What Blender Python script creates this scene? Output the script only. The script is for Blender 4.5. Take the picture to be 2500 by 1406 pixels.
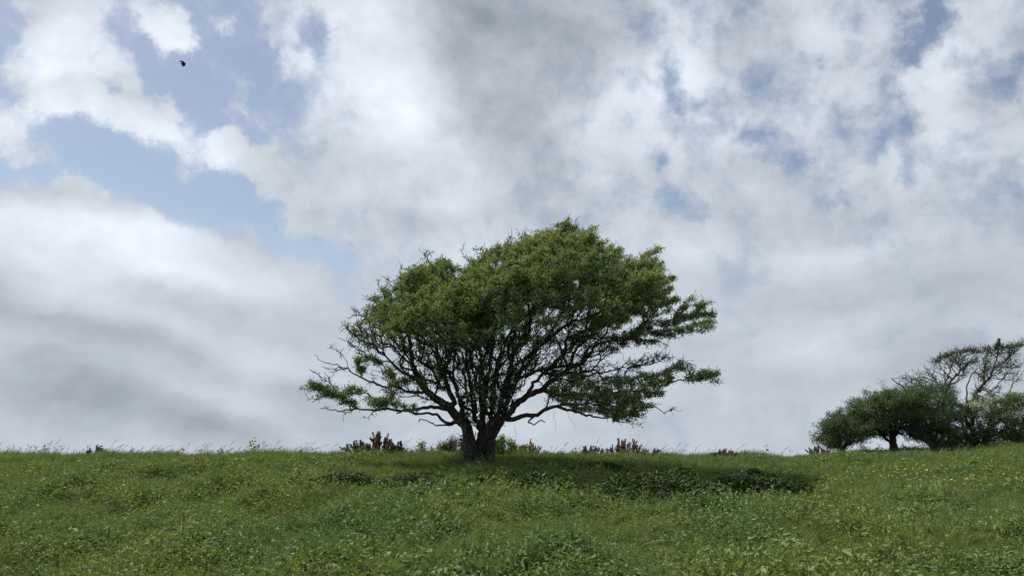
import bpy, bmesh, math, random
import numpy as np
from mathutils import Vector, Matrix

for o in list(bpy.data.objects):
    bpy.data.objects.remove(o, do_unlink=True)
scene = bpy.context.scene
COL = scene.collection
R = math.radians

# ------------------------------------------------------------------ camera
CAM = np.array((0.0, 0.0, 1.65))
PITCH = R(11.0)
FPX = 1925.0                       # focal length in pixels of the 2500 px wide photograph
cd = bpy.data.cameras.new("camera")
cam = bpy.data.objects.new("camera", cd)
COL.objects.link(cam)
cam.location = CAM
cam.rotation_euler = (R(90) + PITCH, 0, 0)
cd.sensor_width = 36.0
cd.lens = FPX / 2500.0 * 36.0
cd.clip_start = 0.05
cd.clip_end = 2000.0
scene.camera = cam

cp, sp = math.cos(PITCH), math.sin(PITCH)


def ray(px, py):
    """direction through a photo pixel, not normalised"""
    a = (np.asarray(px, float) - 1250.0) / FPX
    b = (703.0 - np.asarray(py, float)) / FPX
    return np.stack([a, cp - sp * b, sp + cp * b], -1)


def P(px, py, Y):
    """world point on that ray at world depth Y"""
    d = ray(px, py)
    return CAM + d * (np.asarray(Y, float) / d[..., 1])[..., None]


# ------------------------------------------------------------------ sun and sky
SUN_AZ, SUN_EL = R(-52.0), R(56.0)         # azimuth from +Y towards +X
sun_to = np.array((math.sin(SUN_AZ) * math.cos(SUN_EL), math.cos(SUN_AZ) * math.cos(SUN_EL), math.sin(SUN_EL)))
sl = bpy.data.lights.new("sun", "SUN")
sl.energy = 4.6
sl.angle = R(2.5)
sl.color = (1.0, 0.955, 0.88)
so = bpy.data.objects.new("sun", sl)
COL.objects.link(so)
so.rotation_euler = Vector(-sun_to).to_track_quat('-Z', 'Y').to_euler()
so.location = (-20, 20, 30)

scene.view_settings.view_transform = 'Standard'
scene.view_settings.look = 'None'
scene.view_settings.exposure = 0.25
scene.view_settings.gamma = 1.0
scene.view_settings.use_curve_mapping = False

world = bpy.data.worlds.new("World")
scene.world = world
world.use_nodes = True
wt = world.node_tree
wt.nodes.clear()
WN, WL = wt.nodes, wt.links


def wnode(kind, **kw):
    n = WN.new(kind)
    for k, v in kw.items():
        setattr(n, k, v)
    return n


def wmath(op, a, b=None, c=None, clamp=False):
    n = WN.new('ShaderNodeMath')
    n.operation = op
    n.use_clamp = clamp
    for i, v in enumerate((a, b, c)):
        if v is None:
            continue
        if isinstance(v, (int, float)):
            n.inputs[i].default_value = v
        else:
            WL.new(v, n.inputs[i])
    return n.outputs[0]


def wvec(op, a, b=None, scale=None):
    n = WN.new('ShaderNodeVectorMath')
    n.operation = op
    for i, v in enumerate((a, b)):
        if v is None:
            continue
        if isinstance(v, tuple):
            n.inputs[i].default_value = v
        else:
            WL.new(v, n.inputs[i])
    if scale is not None:
        n.inputs['Scale'].default_value = scale
    return n.outputs[0]


def wnoise(vec, scale, detail, rough, out='Fac', lac=2.0, dist=0.0):
    n = WN.new('ShaderNodeTexNoise')
    n.noise_dimensions = '3D'
    WL.new(vec, n.inputs['Vector'])
    n.inputs['Scale'].default_value = scale
    n.inputs['Detail'].default_value = detail
    n.inputs['Roughness'].default_value = rough
    n.inputs['Lacunarity'].default_value = lac
    n.inputs['Distortion'].default_value = dist
    return n.outputs[out]


def wsmooth(v, lo, hi):
    n = WN.new('ShaderNodeMapRange')
    n.interpolation_type = 'SMOOTHSTEP'
    WL.new(v, n.inputs['Value'])
    n.inputs['From Min'].default_value = lo
    n.inputs['From Max'].default_value = hi
    return n.outputs['Result']


tc = WN.new('ShaderNodeTexCoord')
D = tc.outputs['Generated']
# billowing: directions are displaced by turbulence before cloud masses are looked up
turb = wvec('SUBTRACT', wnoise(D, 11.0, 7.0, 0.66, 'Color'), (0.5, 0.5, 0.5))
DW = wvec('ADD', D, wvec('SCALE', turb, scale=0.11))
turb2 = wvec('SUBTRACT', wnoise(D, 3.4, 5.0, 0.58, 'Color'), (0.5, 0.5, 0.5))
DF = wvec('ADD', D, wvec('SCALE', turb, scale=0.03))
DS = wvec('ADD', D, wvec('SCALE', turb2, scale=0.13))


def blob_sum(vec, start, blobs):
    """sum of soft elliptical cloud masses: (px, py, rx, ry, tilt, amount)"""
    acc = start
    for (px, py, rx, ry, tilt, amt) in blobs:
        c = ray(px, py); k = np.linalg.norm(c); c = c / k
        t1 = np.array((1.0, 0, 0)); t1 = t1 - c * (t1 @ c); t1 /= np.linalg.norm(t1)
        t2 = np.cross(t1, c) * -1.0
        if t2[2] < 0:
            t2 = -t2
        a = R(tilt)
        u = t1 * math.cos(a) + t2 * math.sin(a)
        v = np.cross(c, u)
        m = Matrix((u, v, c)).transposed()
        mp = WN.new('ShaderNodeMapping')
        mp.vector_type = 'TEXTURE'
        WL.new(vec, mp.inputs['Vector'])
        mp.inputs['Rotation'].default_value = m.to_euler('XYZ')
        mp.inputs['Scale'].default_value = (rx / FPX / k * 1.15, ry / FPX / k * 1.15, 1e5)
        g = WN.new('ShaderNodeTexGradient')
        g.gradient_type = 'SPHERICAL'
        WL.new(mp.outputs['Vector'], g.inputs['Vector'])
        f = g.outputs['Fac']
        if rx * ry > 34000:
            f = wsmooth(f, 0.0, 0.62)
        acc = wmath('MULTIPLY_ADD', f, float(amt), acc)
    return acc


COVER = [
    # the blue window in the upper left and the band that runs down from it towards the tree
    (290, 190, 620, 400, -12, -1.10), (480, 480, 430, 130, -27, -0.65), (800, 655, 250, 90, -38, -0.85),
    (60, 400, 260, 90, -20, -0.3), (660, 120, 120, 260, 5, -0.35),
    # puffs standing in it
    (155, 30, 148, 96, 0, 1.40), (155, 165, 168, 106, 10, 1.90), (215, 275, 177, 60, -5, 1.57), (405, 325, 148, 86, -20, 1.57),
    (350, 210, 49, 111, 25, 0.90), (410, 70, 153, 71, -28, 1.79), (570, 75, 49, 101, 25, 1.34), (585, 235, 108, 71, -35, 0.95),
    (25, 325, 94, 81, -25, 1.34), (120, 395, 99, 35, -15, 0.90), (545, 395, 118, 60, 10, 1.46), (330, 365, 148, 55, -25, 0.90),
    (550, 328, 47, 34, -10, 1.34), (650, 330, 110, 80, -40, 0.55), (690, 430, 148, 60, -28, 1.01), (735, 530, 69, 45, -20, 1.23), (460, 445, 69, 45, 0, 0.78),
    (50, 470, 197, 60, -20, 0.78), (300, 500, 158, 45, -10, 0.56),
    (160, 660, 620, 180, -14, 0.8), (560, 710, 330, 130, -22, 0.7),
    (980, 240, 360, 330, 0, 0.6), (690, 130, 50, 140, -5, 0.6), (750, 80, 75, 80, 0, -0.9), (1010, 560, 160, 60, 0, 0.5),
    # small gaps in the mottled sheet on the other side
    (2250, 55, 44, 120, -24, -1.32), (2215, 130, 48, 40, 30, -0.42), (2490, 165, 68, 80, 0, -1.12), (2185, 255, 32, 96, 15, -0.70),
    (2235, 335, 40, 104, 8, -0.77), (2150, 365, 72, 48, 20, -0.90), (2235, 435, 52, 36, 0, -0.84), (1855, 325, 80, 34, -12, -0.90),
    (1930, 390, 48, 40, -30, -0.77), (1630, 165, 36, 88, 20, -0.77), (1680, 240, 88, 32, -15, -0.56), (1850, 200, 40, 76, 0, -0.48),
    (1990, 137, 40, 24, 0, -0.70), (1630, 382, 36, 28, 0, -0.70), (1650, 490, 80, 40, -20, -0.63), (1708, 532, 40, 22, 0, -0.63),
    (2082, 505, 36, 24, 0, -0.70), (2265, 495, 32, 20, 0, -0.48), (2450, 470, 140, 80, 10, -0.48), (2150, 200, 32, 32, 0, -0.42),
    (1510, 170, 48, 24, 0, -0.34), (2400, 800, 150, 45, 15, -0.28), (1320, 880, 170, 110, 0, -0.42), (1650, 1040, 420, 70, 0, -0.28),
    (900, 900, 160, 50, -15, -0.21), (2000, 280, 320, 220, 0, -0.08),
]
SHADE = [
    (880, 200, 240, 230, -20, 0.19), (1010, 290, 220, 110, -10, 0.14), (870, 40, 200, 120, 0, 0.10), (1060, 410, 260, 120, 0, 0.14),
    (150, 140, 190, 110, 15, 0.34), (190, 262, 170, 65, 0, 0.30), (400, 315, 160, 75, -20, 0.30), (400, 62, 160, 70, -28, 0.30),
    (570, 65, 60, 80, 20, 0.18), (150, 20, 150, 80, 0, 0.16), (20, 320, 90, 70, 0, 0.2), (530, 390, 110, 60, 0, 0.16),
    (200, 590, 460, 110, -12, 0.22), (470, 640, 400, 90, -18, 0.14), (120, 700, 260, 70, -15, 0.10), (600, 870, 300, 50, -16, 0.11),
    (1560, 230, 200, 80, 18, 0.22), (1670, 120, 100, 160, 0, 0.16), (1450, 345, 170, 100, 0, 0.13), (1690, 320, 190, 80, 12, 0.14),
    (2050, 80, 140, 90, 30, 0.10), (2290, 360, 130, 70, 25, 0.16), (2330, 90, 160, 110, 30, 0.12), (2250, 180, 110, 110, 0, 0.10),
    (1950, 250, 160, 80, 0, 0.08), (1720, 630, 90, 60, 10, 0.10), (2050, 860, 260, 50, 18, 0.10), (2150, 620, 250, 60, 15, 0.07),
    (1140, 620, 200, 70, 0, 0.10),
    (1275, 230, 270, 360, 8, -0.115), (1190, 40, 240, 140, 0, -0.05), (1320, 410, 170, 160, 0, -0.08), (1450, 120, 160, 160, 0, -0.08),
    (120, 775, 360, 60, -20, -0.12), (330, 850, 260, 50, -14, -0.06), (40, 895, 150, 45, -10, -0.08), (170, 1010, 420, 75, -10, -0.14),
    (480, 1045, 330, 60, -14, -0.13), (560, 650, 200, 45, -8, -0.09), (2330, 930, 420, 55, 12, -0.13), (1810, 90, 140, 150, 0, -0.12),
    (2020, 720, 420, 70, 20, -0.08), (2430, 720, 250, 90, 10, -0.07), (720, 960, 220, 45, -8, -0.10), (1000, 900, 200, 60, -10, -0.06),
    (2400, 260, 120, 90, 0, -0.09), (1240, 560, 160, 60, 0, -0.06),
]
sep = WN.new('ShaderNodeSeparateXYZ')
WL.new(D, sep.inputs[0])
elev = sep.outputs['Z']
# sheet coverage grows towards the horizon, where one looks through more of it
low = wsmooth(elev, 0.30, 0.03)
fluff = wnoise(DF, 13.0, 9.0, 0.60)
sheet = wnoise(DS, 3.2, 4.0, 0.5)
mottle = wnoise(DF, 27.0, 6.0, 0.58)
cover0 = wmath('MULTIPLY_ADD', fluff, 2.5, -1.38)
cover0 = wmath('MULTIPLY_ADD', mottle, 1.5, cover0)
cover0 = wmath('MULTIPLY_ADD', sheet, 0.6, cover0)
cover0 = wmath('MULTIPLY_ADD', low, 0.25, cover0)
cover = blob_sum(DW, cover0, COVER)
alpha = wsmooth(cover, -0.22, 1.10)
# the broken cumulus has harder edges than the sheet
crisp = blob_sum(DS, wmath('MULTIPLY', elev, 0.0), [(300, 230, 560, 420, -12, 0.85)])
hard = wsmooth(cover, 0.22, 1.0)
alpha = wmath('ADD', wmath('MULTIPLY', alpha, wmath('SUBTRACT', 1.0, crisp)), wmath('MULTIPLY', hard, crisp))
alpha = wmath('MULTIPLY_ADD', alpha, 0.93, 0.07)

# how bright the cloud is: thin and sunlit against thick and grey
streak_vec = wvec('MULTIPLY', DS, (1.0, 1.0, 3.0))
shade0 = wmath('MULTIPLY_ADD', wnoise(streak_vec, 5.0, 5.0, 0.52), 0.36, 0.345)
shade0 = wmath('MULTIPLY_ADD', fluff, 0.22, shade0)
high = wsmooth(elev, 0.10, 0.32)
shade0 = wmath('MULTIPLY_ADD', wmath('MULTIPLY', wmath('SUBTRACT', mottle, 0.5), high), 0.30, shade0)
shade0 = wmath('MULTIPLY_ADD', low, -0.02, shade0)
shade = blob_sum(DS, shade0, SHADE)
shade = wmath('MAXIMUM', shade, 0.25)
ccol = WN.new('ShaderNodeCombineColor')
for i, (k, c0) in enumerate(((7.85, -0.25), (8.2, -0.02), (8.85, 0.16))):   # cloud radiance in the units of the sky texture (background strength 0.1)
    WL.new(wmath('MULTIPLY_ADD', shade, k, c0), ccol.inputs[i])

sky = WN.new('ShaderNodeTexSky')
sky.sky_type = 'NISHITA'
sky.sun_disc = False
sky.sun_elevation = SUN_EL
sky.sun_rotation = SUN_AZ
sky.air_density = 1.0
sky.dust_density = 0.6
sky.ozone_density = 2.0
up = WN.new('ShaderNodeCombineXYZ')
WL.new(sep.outputs['X'], up.inputs[0]); WL.new(sep.outputs['Y'], up.inputs[1])
WL.new(wmath('MAXIMUM', elev, 0.20), up.inputs[2])
WL.new(up.outputs[0], sky.inputs['Vector'])
skyc = wvec('MULTIPLY', sky.outputs[0], (1.12, 0.98, 0.87))

mix = WN.new('ShaderNodeMix')
mix.data_type = 'RGBA'
WL.new(alpha, mix.inputs[0])
WL.new(skyc, mix.inputs[6])
WL.new(ccol.outputs[0], mix.inputs[7])
bg = WN.new('ShaderNodeBackground')
bg.inputs['Strength'].default_value = 0.1
WL.new(mix.outputs[2], bg.inputs['Color'])
wo = WN.new('ShaderNodeOutputWorld')
WL.new(bg.outputs[0], wo.inputs['Surface'])
world.cycles.sampling_method = 'MANUAL'
world.cycles.sample_map_resolution = 512

# ------------------------------------------------------------------ helpers
rng = np.random.default_rng(7)


def new_mesh(name, verts, faces, tint=None, smooth=False, mat_idx=None):
    """verts (n,3), faces: (m,3) or (m,4) index array, or a list of both kinds of array"""
    if not isinstance(faces, list):
        faces = [faces]
    faces = [np.asarray(f, np.int32) for f in faces if len(f)]
    me = bpy.data.meshes.new(name)
    verts = np.asarray(verts, np.float32)
    me.vertices.add(len(verts))
    me.vertices.foreach_set('co', verts.ravel())
    tot = np.concatenate([np.full(len(f), f.shape[1], np.int32) for f in faces])
    idx = np.concatenate([f.ravel() for f in faces])
    start = np.concatenate([[0], np.cumsum(tot)[:-1]]).astype(np.int32)
    me.loops.add(len(idx))
    me.loops.foreach_set('vertex_index', idx)
    me.polygons.add(len(tot))
    me.polygons.foreach_set('loop_start', start)
    me.polygons.foreach_set('loop_total', tot)
    me.polygons.foreach_set('use_smooth', np.full(len(tot), smooth))
    if mat_idx is not None:
        me.polygons.foreach_set('material_index', np.asarray(mat_idx, np.int32))
    if tint is not None:
        at = me.attributes.new('tint', 'FLOAT', 'POINT')
        at.data.foreach_set('value', np.asarray(tint, np.float32))
    me.update(calc_edges=True)
    return me


def link(name, data, mat=None, parent=None, loc=None):
    o = bpy.data.objects.new(name, data)
    COL.objects.link(o)
    if mat is not None:
        for m in (mat if isinstance(mat, (list, tuple)) else [mat]):
            data.materials.append(m)
    if parent is not None:
        o.parent = parent
        o.matrix_parent_inverse = Matrix.Translation(-parent_world(parent))
    if loc is not None:
        o.location = loc
    return o


def parent_world(p):
    v = Vector((0, 0, 0))
    while p is not None:
        if p.parent is None:
            v = v + p.location
        p = p.parent
    return v


def empty(name, loc, label, cat, group=None):
    o = bpy.data.objects.new(name, None)
    COL.objects.link(o)
    o.location = loc
    o.empty_display_size = 0.2
    tag(o, label, cat, group)
    return o


def tag(o, label=None, cat=None, group=None, kind=None):
    if label: o['label'] = label
    if cat: o['category'] = cat
    if group: o['group'] = group
    if kind: o['kind'] = kind
    return o


# parts are modelled in world coordinates; sub-parts hang under parts at the origin
def part(name, me, mat, parent, kind=None, label=None):
    o = bpy.data.objects.new(name, me)
    COL.objects.link(o)
    me.materials.append(mat)
    o.parent = parent
    top = parent
    while top.parent is not None:
        top = top.parent
    if parent is top:
        o.location = -top.location
    if kind: o['kind'] = kind
    if label: o['label'] = label
    return o


# ------------------------------------------------------------------ materials
def mat_new(name):
    m = bpy.data.materials.new(name)
    m.use_nodes = True
    nt = m.node_tree
    nt.nodes.clear()
    return m, nt


def ramp(nt, fac, stops, gain=1.0):
    r = nt.nodes.new('ShaderNodeValToRGB')
    e = r.color_ramp.elements
    while len(e) < len(stops):
        e.new(0.5)
    for el, (p, c) in zip(e, stops):
        el.position = p
        el.color = (c[0] * gain, c[1] * gain, c[2] * gain, 1.0)
    nt.links.new(fac, r.inputs[0])
    return r.outputs[0]


GAIN = 1.2


def mat_leaf(name, cols, under=1.25, transl=0.30, rough=0.5, patch=None, patch_scale=0.5, spec=0.2, inst=False, gain=None):
    """cols: ramp over the leaf's own tint; underside paler; optional drift of hue over metres"""
    m, nt = mat_new(name)
    N, L = nt.nodes, nt.links
    at = N.new('ShaderNodeAttribute'); at.attribute_name = 'tint'
    fac = at.outputs['Fac']
    if inst:
        oi = N.new('ShaderNodeObjectInfo')
        ma = N.new('ShaderNodeMath'); ma.operation = 'MULTIPLY_ADD'
        L.new(oi.outputs['Random'], ma.inputs[0]); ma.inputs[1].default_value = 0.34; ma.inputs[2].default_value = -0.17
        mb = N.new('ShaderNodeMath'); mb.operation = 'ADD'; mb.use_clamp = True
        L.new(fac, mb.inputs[0]); L.new(ma.outputs[0], mb.inputs[1])
        fac = mb.outputs[0]
    c = ramp(nt, fac, cols, gain or GAIN)
    if patch is not None:
        geo = N.new('ShaderNodeNewGeometry')
        no = N.new('ShaderNodeTexNoise'); no.inputs['Scale'].default_value = patch_scale
        no.inputs['Detail'].default_value = 4.0
        L.new(geo.outputs['Position'], no.inputs['Vector'])
        pr = ramp(nt, no.outputs['Fac'], [(0.36, (0, 0, 0)), (0.62, (1, 1, 1))])
        mx = N.new('ShaderNodeMix'); mx.data_type = 'RGBA'; mx.blend_type = 'MULTIPLY'
        mx.inputs[0].default_value = 1.0
        L.new(c, mx.inputs[6])
        L.new(ramp(nt, pr, [(0.0, patch[0]), (1.0, patch[1])]), mx.inputs[7])
        c = mx.outputs[2]
    geo2 = N.new('ShaderNodeNewGeometry')
    un = N.new('ShaderNodeMix'); un.data_type = 'RGBA'
    mu = N.new('ShaderNodeMix'); mu.data_type = 'RGBA'; mu.blend_type = 'MULTIPLY'; mu.inputs[0].default_value = 1.0
    L.new(c, mu.inputs[6]); mu.inputs[7].default_value = (under, under * 0.98, under * 1.15, 1)
    L.new(geo2.outputs['Backfacing'], un.inputs[0]); L.new(c, un.inputs[6]); L.new(mu.outputs[2], un.inputs[7])
    c = un.outputs[2]
    b = N.new('ShaderNodeBsdfPrincipled')
    L.new(c, b.inputs['Base Color'])
    b.inputs['Roughness'].default_value = rough
    b.inputs['Specular IOR Level'].default_value = spec
    t = N.new('ShaderNodeBsdfTranslucent')
    tcol = N.new('ShaderNodeMix'); tcol.data_type = 'RGBA'; tcol.blend_type = 'MULTIPLY'; tcol.inputs[0].default_value = 1.0
    L.new(c, tcol.inputs[6]); tcol.inputs[7].default_value = (1.25, 1.3, 0.6, 1)
    L.new(tcol.outputs[2], t.inputs['Color'])
    ms = N.new('ShaderNodeMixShader'); ms.inputs[0].default_value = transl
    L.new(b.outputs[0], ms.inputs[1]); L.new(t.outputs[0], ms.inputs[2])
    o = N.new('ShaderNodeOutputMaterial'); L.new(ms.outputs[0], o.inputs['Surface'])
    return m


def mat_rough(name, cols, scale=8.0, rough=0.9, bump=0.4, bscale=30.0, stretch=(1, 1, 1), spec=0.2, dist=0.02):
    m, nt = mat_new(name)
    N, L = nt.nodes, nt.links
    geo = N.new('ShaderNodeNewGeometry')
    mp = N.new('ShaderNodeMapping'); mp.inputs['Scale'].default_value = stretch
    L.new(geo.outputs['Position'], mp.inputs['Vector'])
    n1 = N.new('ShaderNodeTexNoise'); n1.inputs['Scale'].default_value = scale; n1.inputs['Detail'].default_value = 8
    L.new(mp.outputs[0], n1.inputs['Vector'])
    n2 = N.new('ShaderNodeTexNoise'); n2.inputs['Scale'].default_value = bscale; n2.inputs['Detail'].default_value = 6
    L.new(mp.outputs[0], n2.inputs['Vector'])
    b = N.new('ShaderNodeBsdfPrincipled')
    L.new(ramp(nt, n1.outputs['Fac'], cols), b.inputs['Base Color'])
    b.inputs['Roughness'].default_value = rough
    b.inputs['Specular IOR Level'].default_value = spec
    bu = N.new('ShaderNodeBump'); bu.inputs['Strength'].default_value = bump; bu.inputs['Distance'].default_value = dist
    L.new(n2.outputs['Fac'], bu.inputs['Height']); L.new(bu.outputs[0], b.inputs['Normal'])
    o = N.new('ShaderNodeOutputMaterial'); L.new(b.outputs[0], o.inputs['Surface'])
    return m


M_GROUND = mat_rough('meadow_soil', [(0.3, (0.016, 0.020, 0.009)), (0.7, (0.040, 0.046, 0.018))], 3.0, 1.0, 0.6, 25.0)
M_BARK = mat_rough('hawthorn_bark', [(0.35, (0.026, 0.024, 0.020)), (0.52, (0.062, 0.057, 0.046)), (0.68, (0.13, 0.13, 0.095))],
                   9.0, 0.95, 0.9, 26.0, (1, 1, 0.28), 0.15, 0.03)
M_TWIG = mat_rough('twig_bark', [(0.3, (0.017, 0.015, 0.014)), (0.7, (0.036, 0.031, 0.029))], 12.0, 0.9, 0.2)
M_GREYWOOD = mat_rough('lichen_grey_bark', [(0.3, (0.045, 0.044, 0.042)), (0.6, (0.085, 0.082, 0.077)), (0.75, (0.14, 0.135, 0.12))], 6.0, 0.95, 0.4)
M_LEAF = mat_leaf('hawthorn_leaf', [(0.0, (0.050, 0.082, 0.028)), (0.35, (0.085, 0.120, 0.040)), (0.7, (0.125, 0.155, 0.058)),
                                    (0.93, (0.170, 0.185, 0.090)), (1.0, (0.23, 0.23, 0.14))], 1.3, 0.28, 0.6,
                  ((0.88, 0.95, 1.10), (1.10, 1.04, 0.95)), 0.7, gain=1.62)
M_LEAF_DARK = mat_leaf('grove_leaf', [(0.0, (0.035, 0.060, 0.026)), (0.5, (0.058, 0.090, 0.034)), (1.0, (0.095, 0.125, 0.048))], 1.2, 0.25,
                       0.55, ((0.9, 0.95, 1.0), (1.1, 1.05, 0.9)), 0.6)
M_LEAF_FRESH = mat_leaf('fresh_leaf', [(0.0, (0.06, 0.10, 0.025)), (0.5, (0.105, 0.155, 0.035)), (1.0, (0.15, 0.20, 0.05))], 1.2, 0.3)
M_BLOSSOM = mat_leaf('hawthorn_blossom', [(0.0, (0.36, 0.36, 0.28)), (1.0, (0.55, 0.54, 0.45))], 1.0, 0.2, 0.7)
M_COVER = mat_leaf('ground_cover_leaf', [(0.0, (0.050, 0.084, 0.032)), (0.4, (0.078, 0.118, 0.043)), (0.75, (0.110, 0.150, 0.056)),
                                         (0.95, (0.160, 0.180, 0.060)), (1.0, (0.19, 0.185, 0.08))], 1.08, 0.22, 0.6,
                   ((0.86, 0.94, 0.88), (1.28, 1.08, 0.80)), 0.55, 0.18, True, 1.56)
M_GRASS = mat_leaf('grass_blade', [(0.0, (0.052, 0.088, 0.028)), (0.45, (0.080, 0.122, 0.036)), (0.8, (0.114, 0.154, 0.048)),
                                   (0.96, (0.20, 0.20, 0.085)), (1.0, (0.30, 0.27, 0.15))], 1.0, 0.28, 0.5,
                   ((0.86, 0.94, 0.90), (1.22, 1.06, 0.84)), 0.4, 0.18, True, 1.48)
M_STEM = mat_leaf('grass_stem', [(0.0, (0.085, 0.095, 0.045)), (0.6, (0.13, 0.12, 0.07)), (1.0, (0.20, 0.17, 0.12))], 1.0, 0.15, 0.6)
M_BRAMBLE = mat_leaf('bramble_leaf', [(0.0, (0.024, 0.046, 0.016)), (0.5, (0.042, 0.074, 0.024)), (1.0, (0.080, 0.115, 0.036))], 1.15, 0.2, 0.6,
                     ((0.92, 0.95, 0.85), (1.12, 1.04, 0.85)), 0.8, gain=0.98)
M_CANE = mat_rough('bramble_cane', [(0.3, (0.035, 0.04, 0.02)), (0.7, (0.07, 0.06, 0.035))], 10)
M_GORSE_BROWN = mat_leaf('gorse_brown_spine', [(0.0, (0.070, 0.050, 0.036)), (0.5, (0.145, 0.095, 0.068)), (1.0, (0.21, 0.145, 0.10))], 1.0, 0.12, 0.7)
M_GORSE_GREY = mat_leaf('gorse_grey_spine', [(0.0, (0.06, 0.065, 0.05)), (0.5, (0.105, 0.105, 0.085)), (1.0, (0.15, 0.145, 0.11))], 1.0, 0.12, 0.7)
M_GORSE_GOLD = mat_leaf('gorse_gold_flower', [(0.0, (0.10, 0.065, 0.025)), (0.5, (0.22, 0.13, 0.03)), (1.0, (0.33, 0.21, 0.045))], 1.0, 0.15, 0.7)
M_GORSE_RED = mat_leaf('russet_spine', [(0.0, (0.10, 0.055, 0.03)), (1.0, (0.20, 0.10, 0.055))], 1.0, 0.12, 0.7)
M_YELLOW = mat_leaf('buttercup_petal', [(0.0, (0.62, 0.52, 0.06)), (1.0, (0.74, 0.66, 0.14))], 1.0, 0.15, 0.35)
M_FEATHER = mat_rough('black_feather', [(0.3, (0.010, 0.010, 0.014)), (0.7, (0.022, 0.022, 0.030))], 20, 0.55, 0.3, 60, spec=0.4)
M_STRAW = mat_rough('dry_straw', [(0.3, (0.13, 0.115, 0.075)), (0.7, (0.22, 0.19, 0.13))], 12, 0.9)

# ------------------------------------------------------------------ the hill
SIL_PX = np.array([-1500, -600, 0, 300, 500, 700, 850, 1000, 1175, 1300, 1500, 1700, 1900, 2000, 2100, 2200, 2300, 2400, 2500, 3100, 4000], float)
SIL_PY = np.array([1112, 1108, 1107, 1105, 1106, 1104, 1101, 1099, 1098, 1104, 1108, 1107, 1106, 1103, 1097, 1091, 1087, 1082, 1078, 1062, 1050], float) + 13
RID_PX = np.array([-1500, 0, 800, 1175, 1500, 1900, 2100, 2500, 4000], float)
RID_Y = np.array([21.5, 20.8, 19.8, 19.4, 20.2, 23.5, 26.5, 27.5, 29.0], float)


def fbm(x, y, seed, octaves=3):
    r = np.random.default_rng(seed)
    out = np.zeros_like(x, dtype=float)
    amp = 1.0
    f = 1.0
    for o in range(octaves):
        for k in range(4):
            a = r.uniform(0, 2 * math.pi); ph = r.uniform(0, 6.28)
            ff = f * r.uniform(0.7, 1.3)
            out += amp * 0.35 * np.sin((x * math.cos(a) + y * math.sin(a)) * ff + ph)
        amp *= 0.5; f *= 2.1
    return out


def ridge(x, y):
    a = np.asarray(x, float) / np.maximum(np.asarray(y, float), 4.0)
    px = 1250.0 + FPX * 1.0217 * a
    yr = np.interp(px, RID_PX, RID_Y)
    d = ray(px, np.interp(px, SIL_PX, SIL_PY))
    zr = CAM[2] + d[..., 2] * yr / d[..., 1] + 0.022 * fbm(px * 0.012, px * 0.0, 9, 4)
    return yr, zr


def H(x, y):
    x = np.asarray(x, float); y = np.asarray(y, float)
    yr, zr = ridge(x, y)
    t = y / yr
    s = 1.0 - 0.95 * (np.sqrt((1 - t) ** 2 + 0.0036) - 0.06)
    z = zr * s
    away = np.clip(np.abs(1 - t) / 0.12, 0, 1)
    far = np.clip((60 - np.abs(y)) / 20, 0, 1)
    z = z + (0.055 * fbm(x * 1.3, y * 1.3, 3) + 0.03 * fbm(x * 3.1, y * 3.1, 4, 2)) * away * far
    # the low swell on which the tree stands
    z = z - 0.05 * np.exp(-((x + 0.6) / 3.0) ** 2 - ((y - 14.8) / 1.3) ** 2)
    return z


def axis(lo, a, b, hi, step):
    core = np.arange(a, b + 1e-6, step)
    left, right = [], []
    v, s = a, step
    while v > lo:
        s *= 1.35; v -= s; left.append(v)
    v, s = b, step
    while v < hi:
        s *= 1.35; v += s; right.append(v)
    return np.concatenate([left[::-1], core, right])


gx = axis(-160, -22, 24, 160, 0.25)
gy = axis(-80, 2, 36, 220, 0.25)
GX, GY = np.meshgrid(gx, gy)
GZ = H(GX, GY)
nx, ny = len(gx), len(gy)
ii = np.arange(nx * ny).reshape(ny, nx)
quads = np.stack([ii[:-1, :-1], ii[:-1, 1:], ii[1:, 1:], ii[1:, :-1]], -1).reshape(-1, 4)
ground = link('ground', new_mesh('ground', np.stack([GX, GY, GZ], -1).reshape(-1, 3), quads, smooth=True), M_GROUND)
tag(ground, 'grassy hillside rising to a near crest', None, None, 'structure')


def on_ground(px, py, lift=0.0):
    """where the sight line through a photo pixel meets the hillside (raised by lift)"""
    d = ray(px, py)
    y = np.linspace(4, 34, 900)
    pts = CAM + d * (y / d[1])[:, None]
    below = pts[:, 2] < H(pts[:, 0], pts[:, 1]) + lift
    i = int(np.argmax(below)) if below.any() else 520
    x, yy = pts[i, 0], pts[i, 1]
    return np.array((x, yy, float(H(x, yy))))


# ------------------------------------------------------------------ leaves and tubes
def unit(v):
    return v / np.maximum(np.linalg.norm(v, axis=-1, keepdims=True), 1e-9)


def leaf_arrays(pos, along, normal, length, width, tint, fold=0.18):
    """one folded pointed leaf of two triangles at each position"""
    n = len(pos)
    along = unit(along)
    side = unit(np.cross(along, normal))
    nrm = np.cross(side, along)
    L = np.asarray(length).reshape(-1, 1); W = np.asarray(width).reshape(-1, 1)
    v = np.empty((n, 4, 3))
    v[:, 0] = pos
    v[:, 1] = pos + along * L * 0.48 + side * W * 0.5 + nrm * W * fold
    v[:, 2] = pos + along * L - nrm * L * 0.08
    v[:, 3] = pos + along * L * 0.48 - side * W * 0.5 + nrm * W * fold
    b = (np.arange(n) * 4)[:, None]
    f = np.concatenate([b + np.array([[0, 2, 1]]), b + np.array([[0, 3, 2]])], 0)
    return v.reshape(-1, 3), f, np.repeat(np.asarray(tint), 4)


def rand_unit(r, n):
    v = r.normal(size=(n, 3))
    return unit(v)


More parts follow.
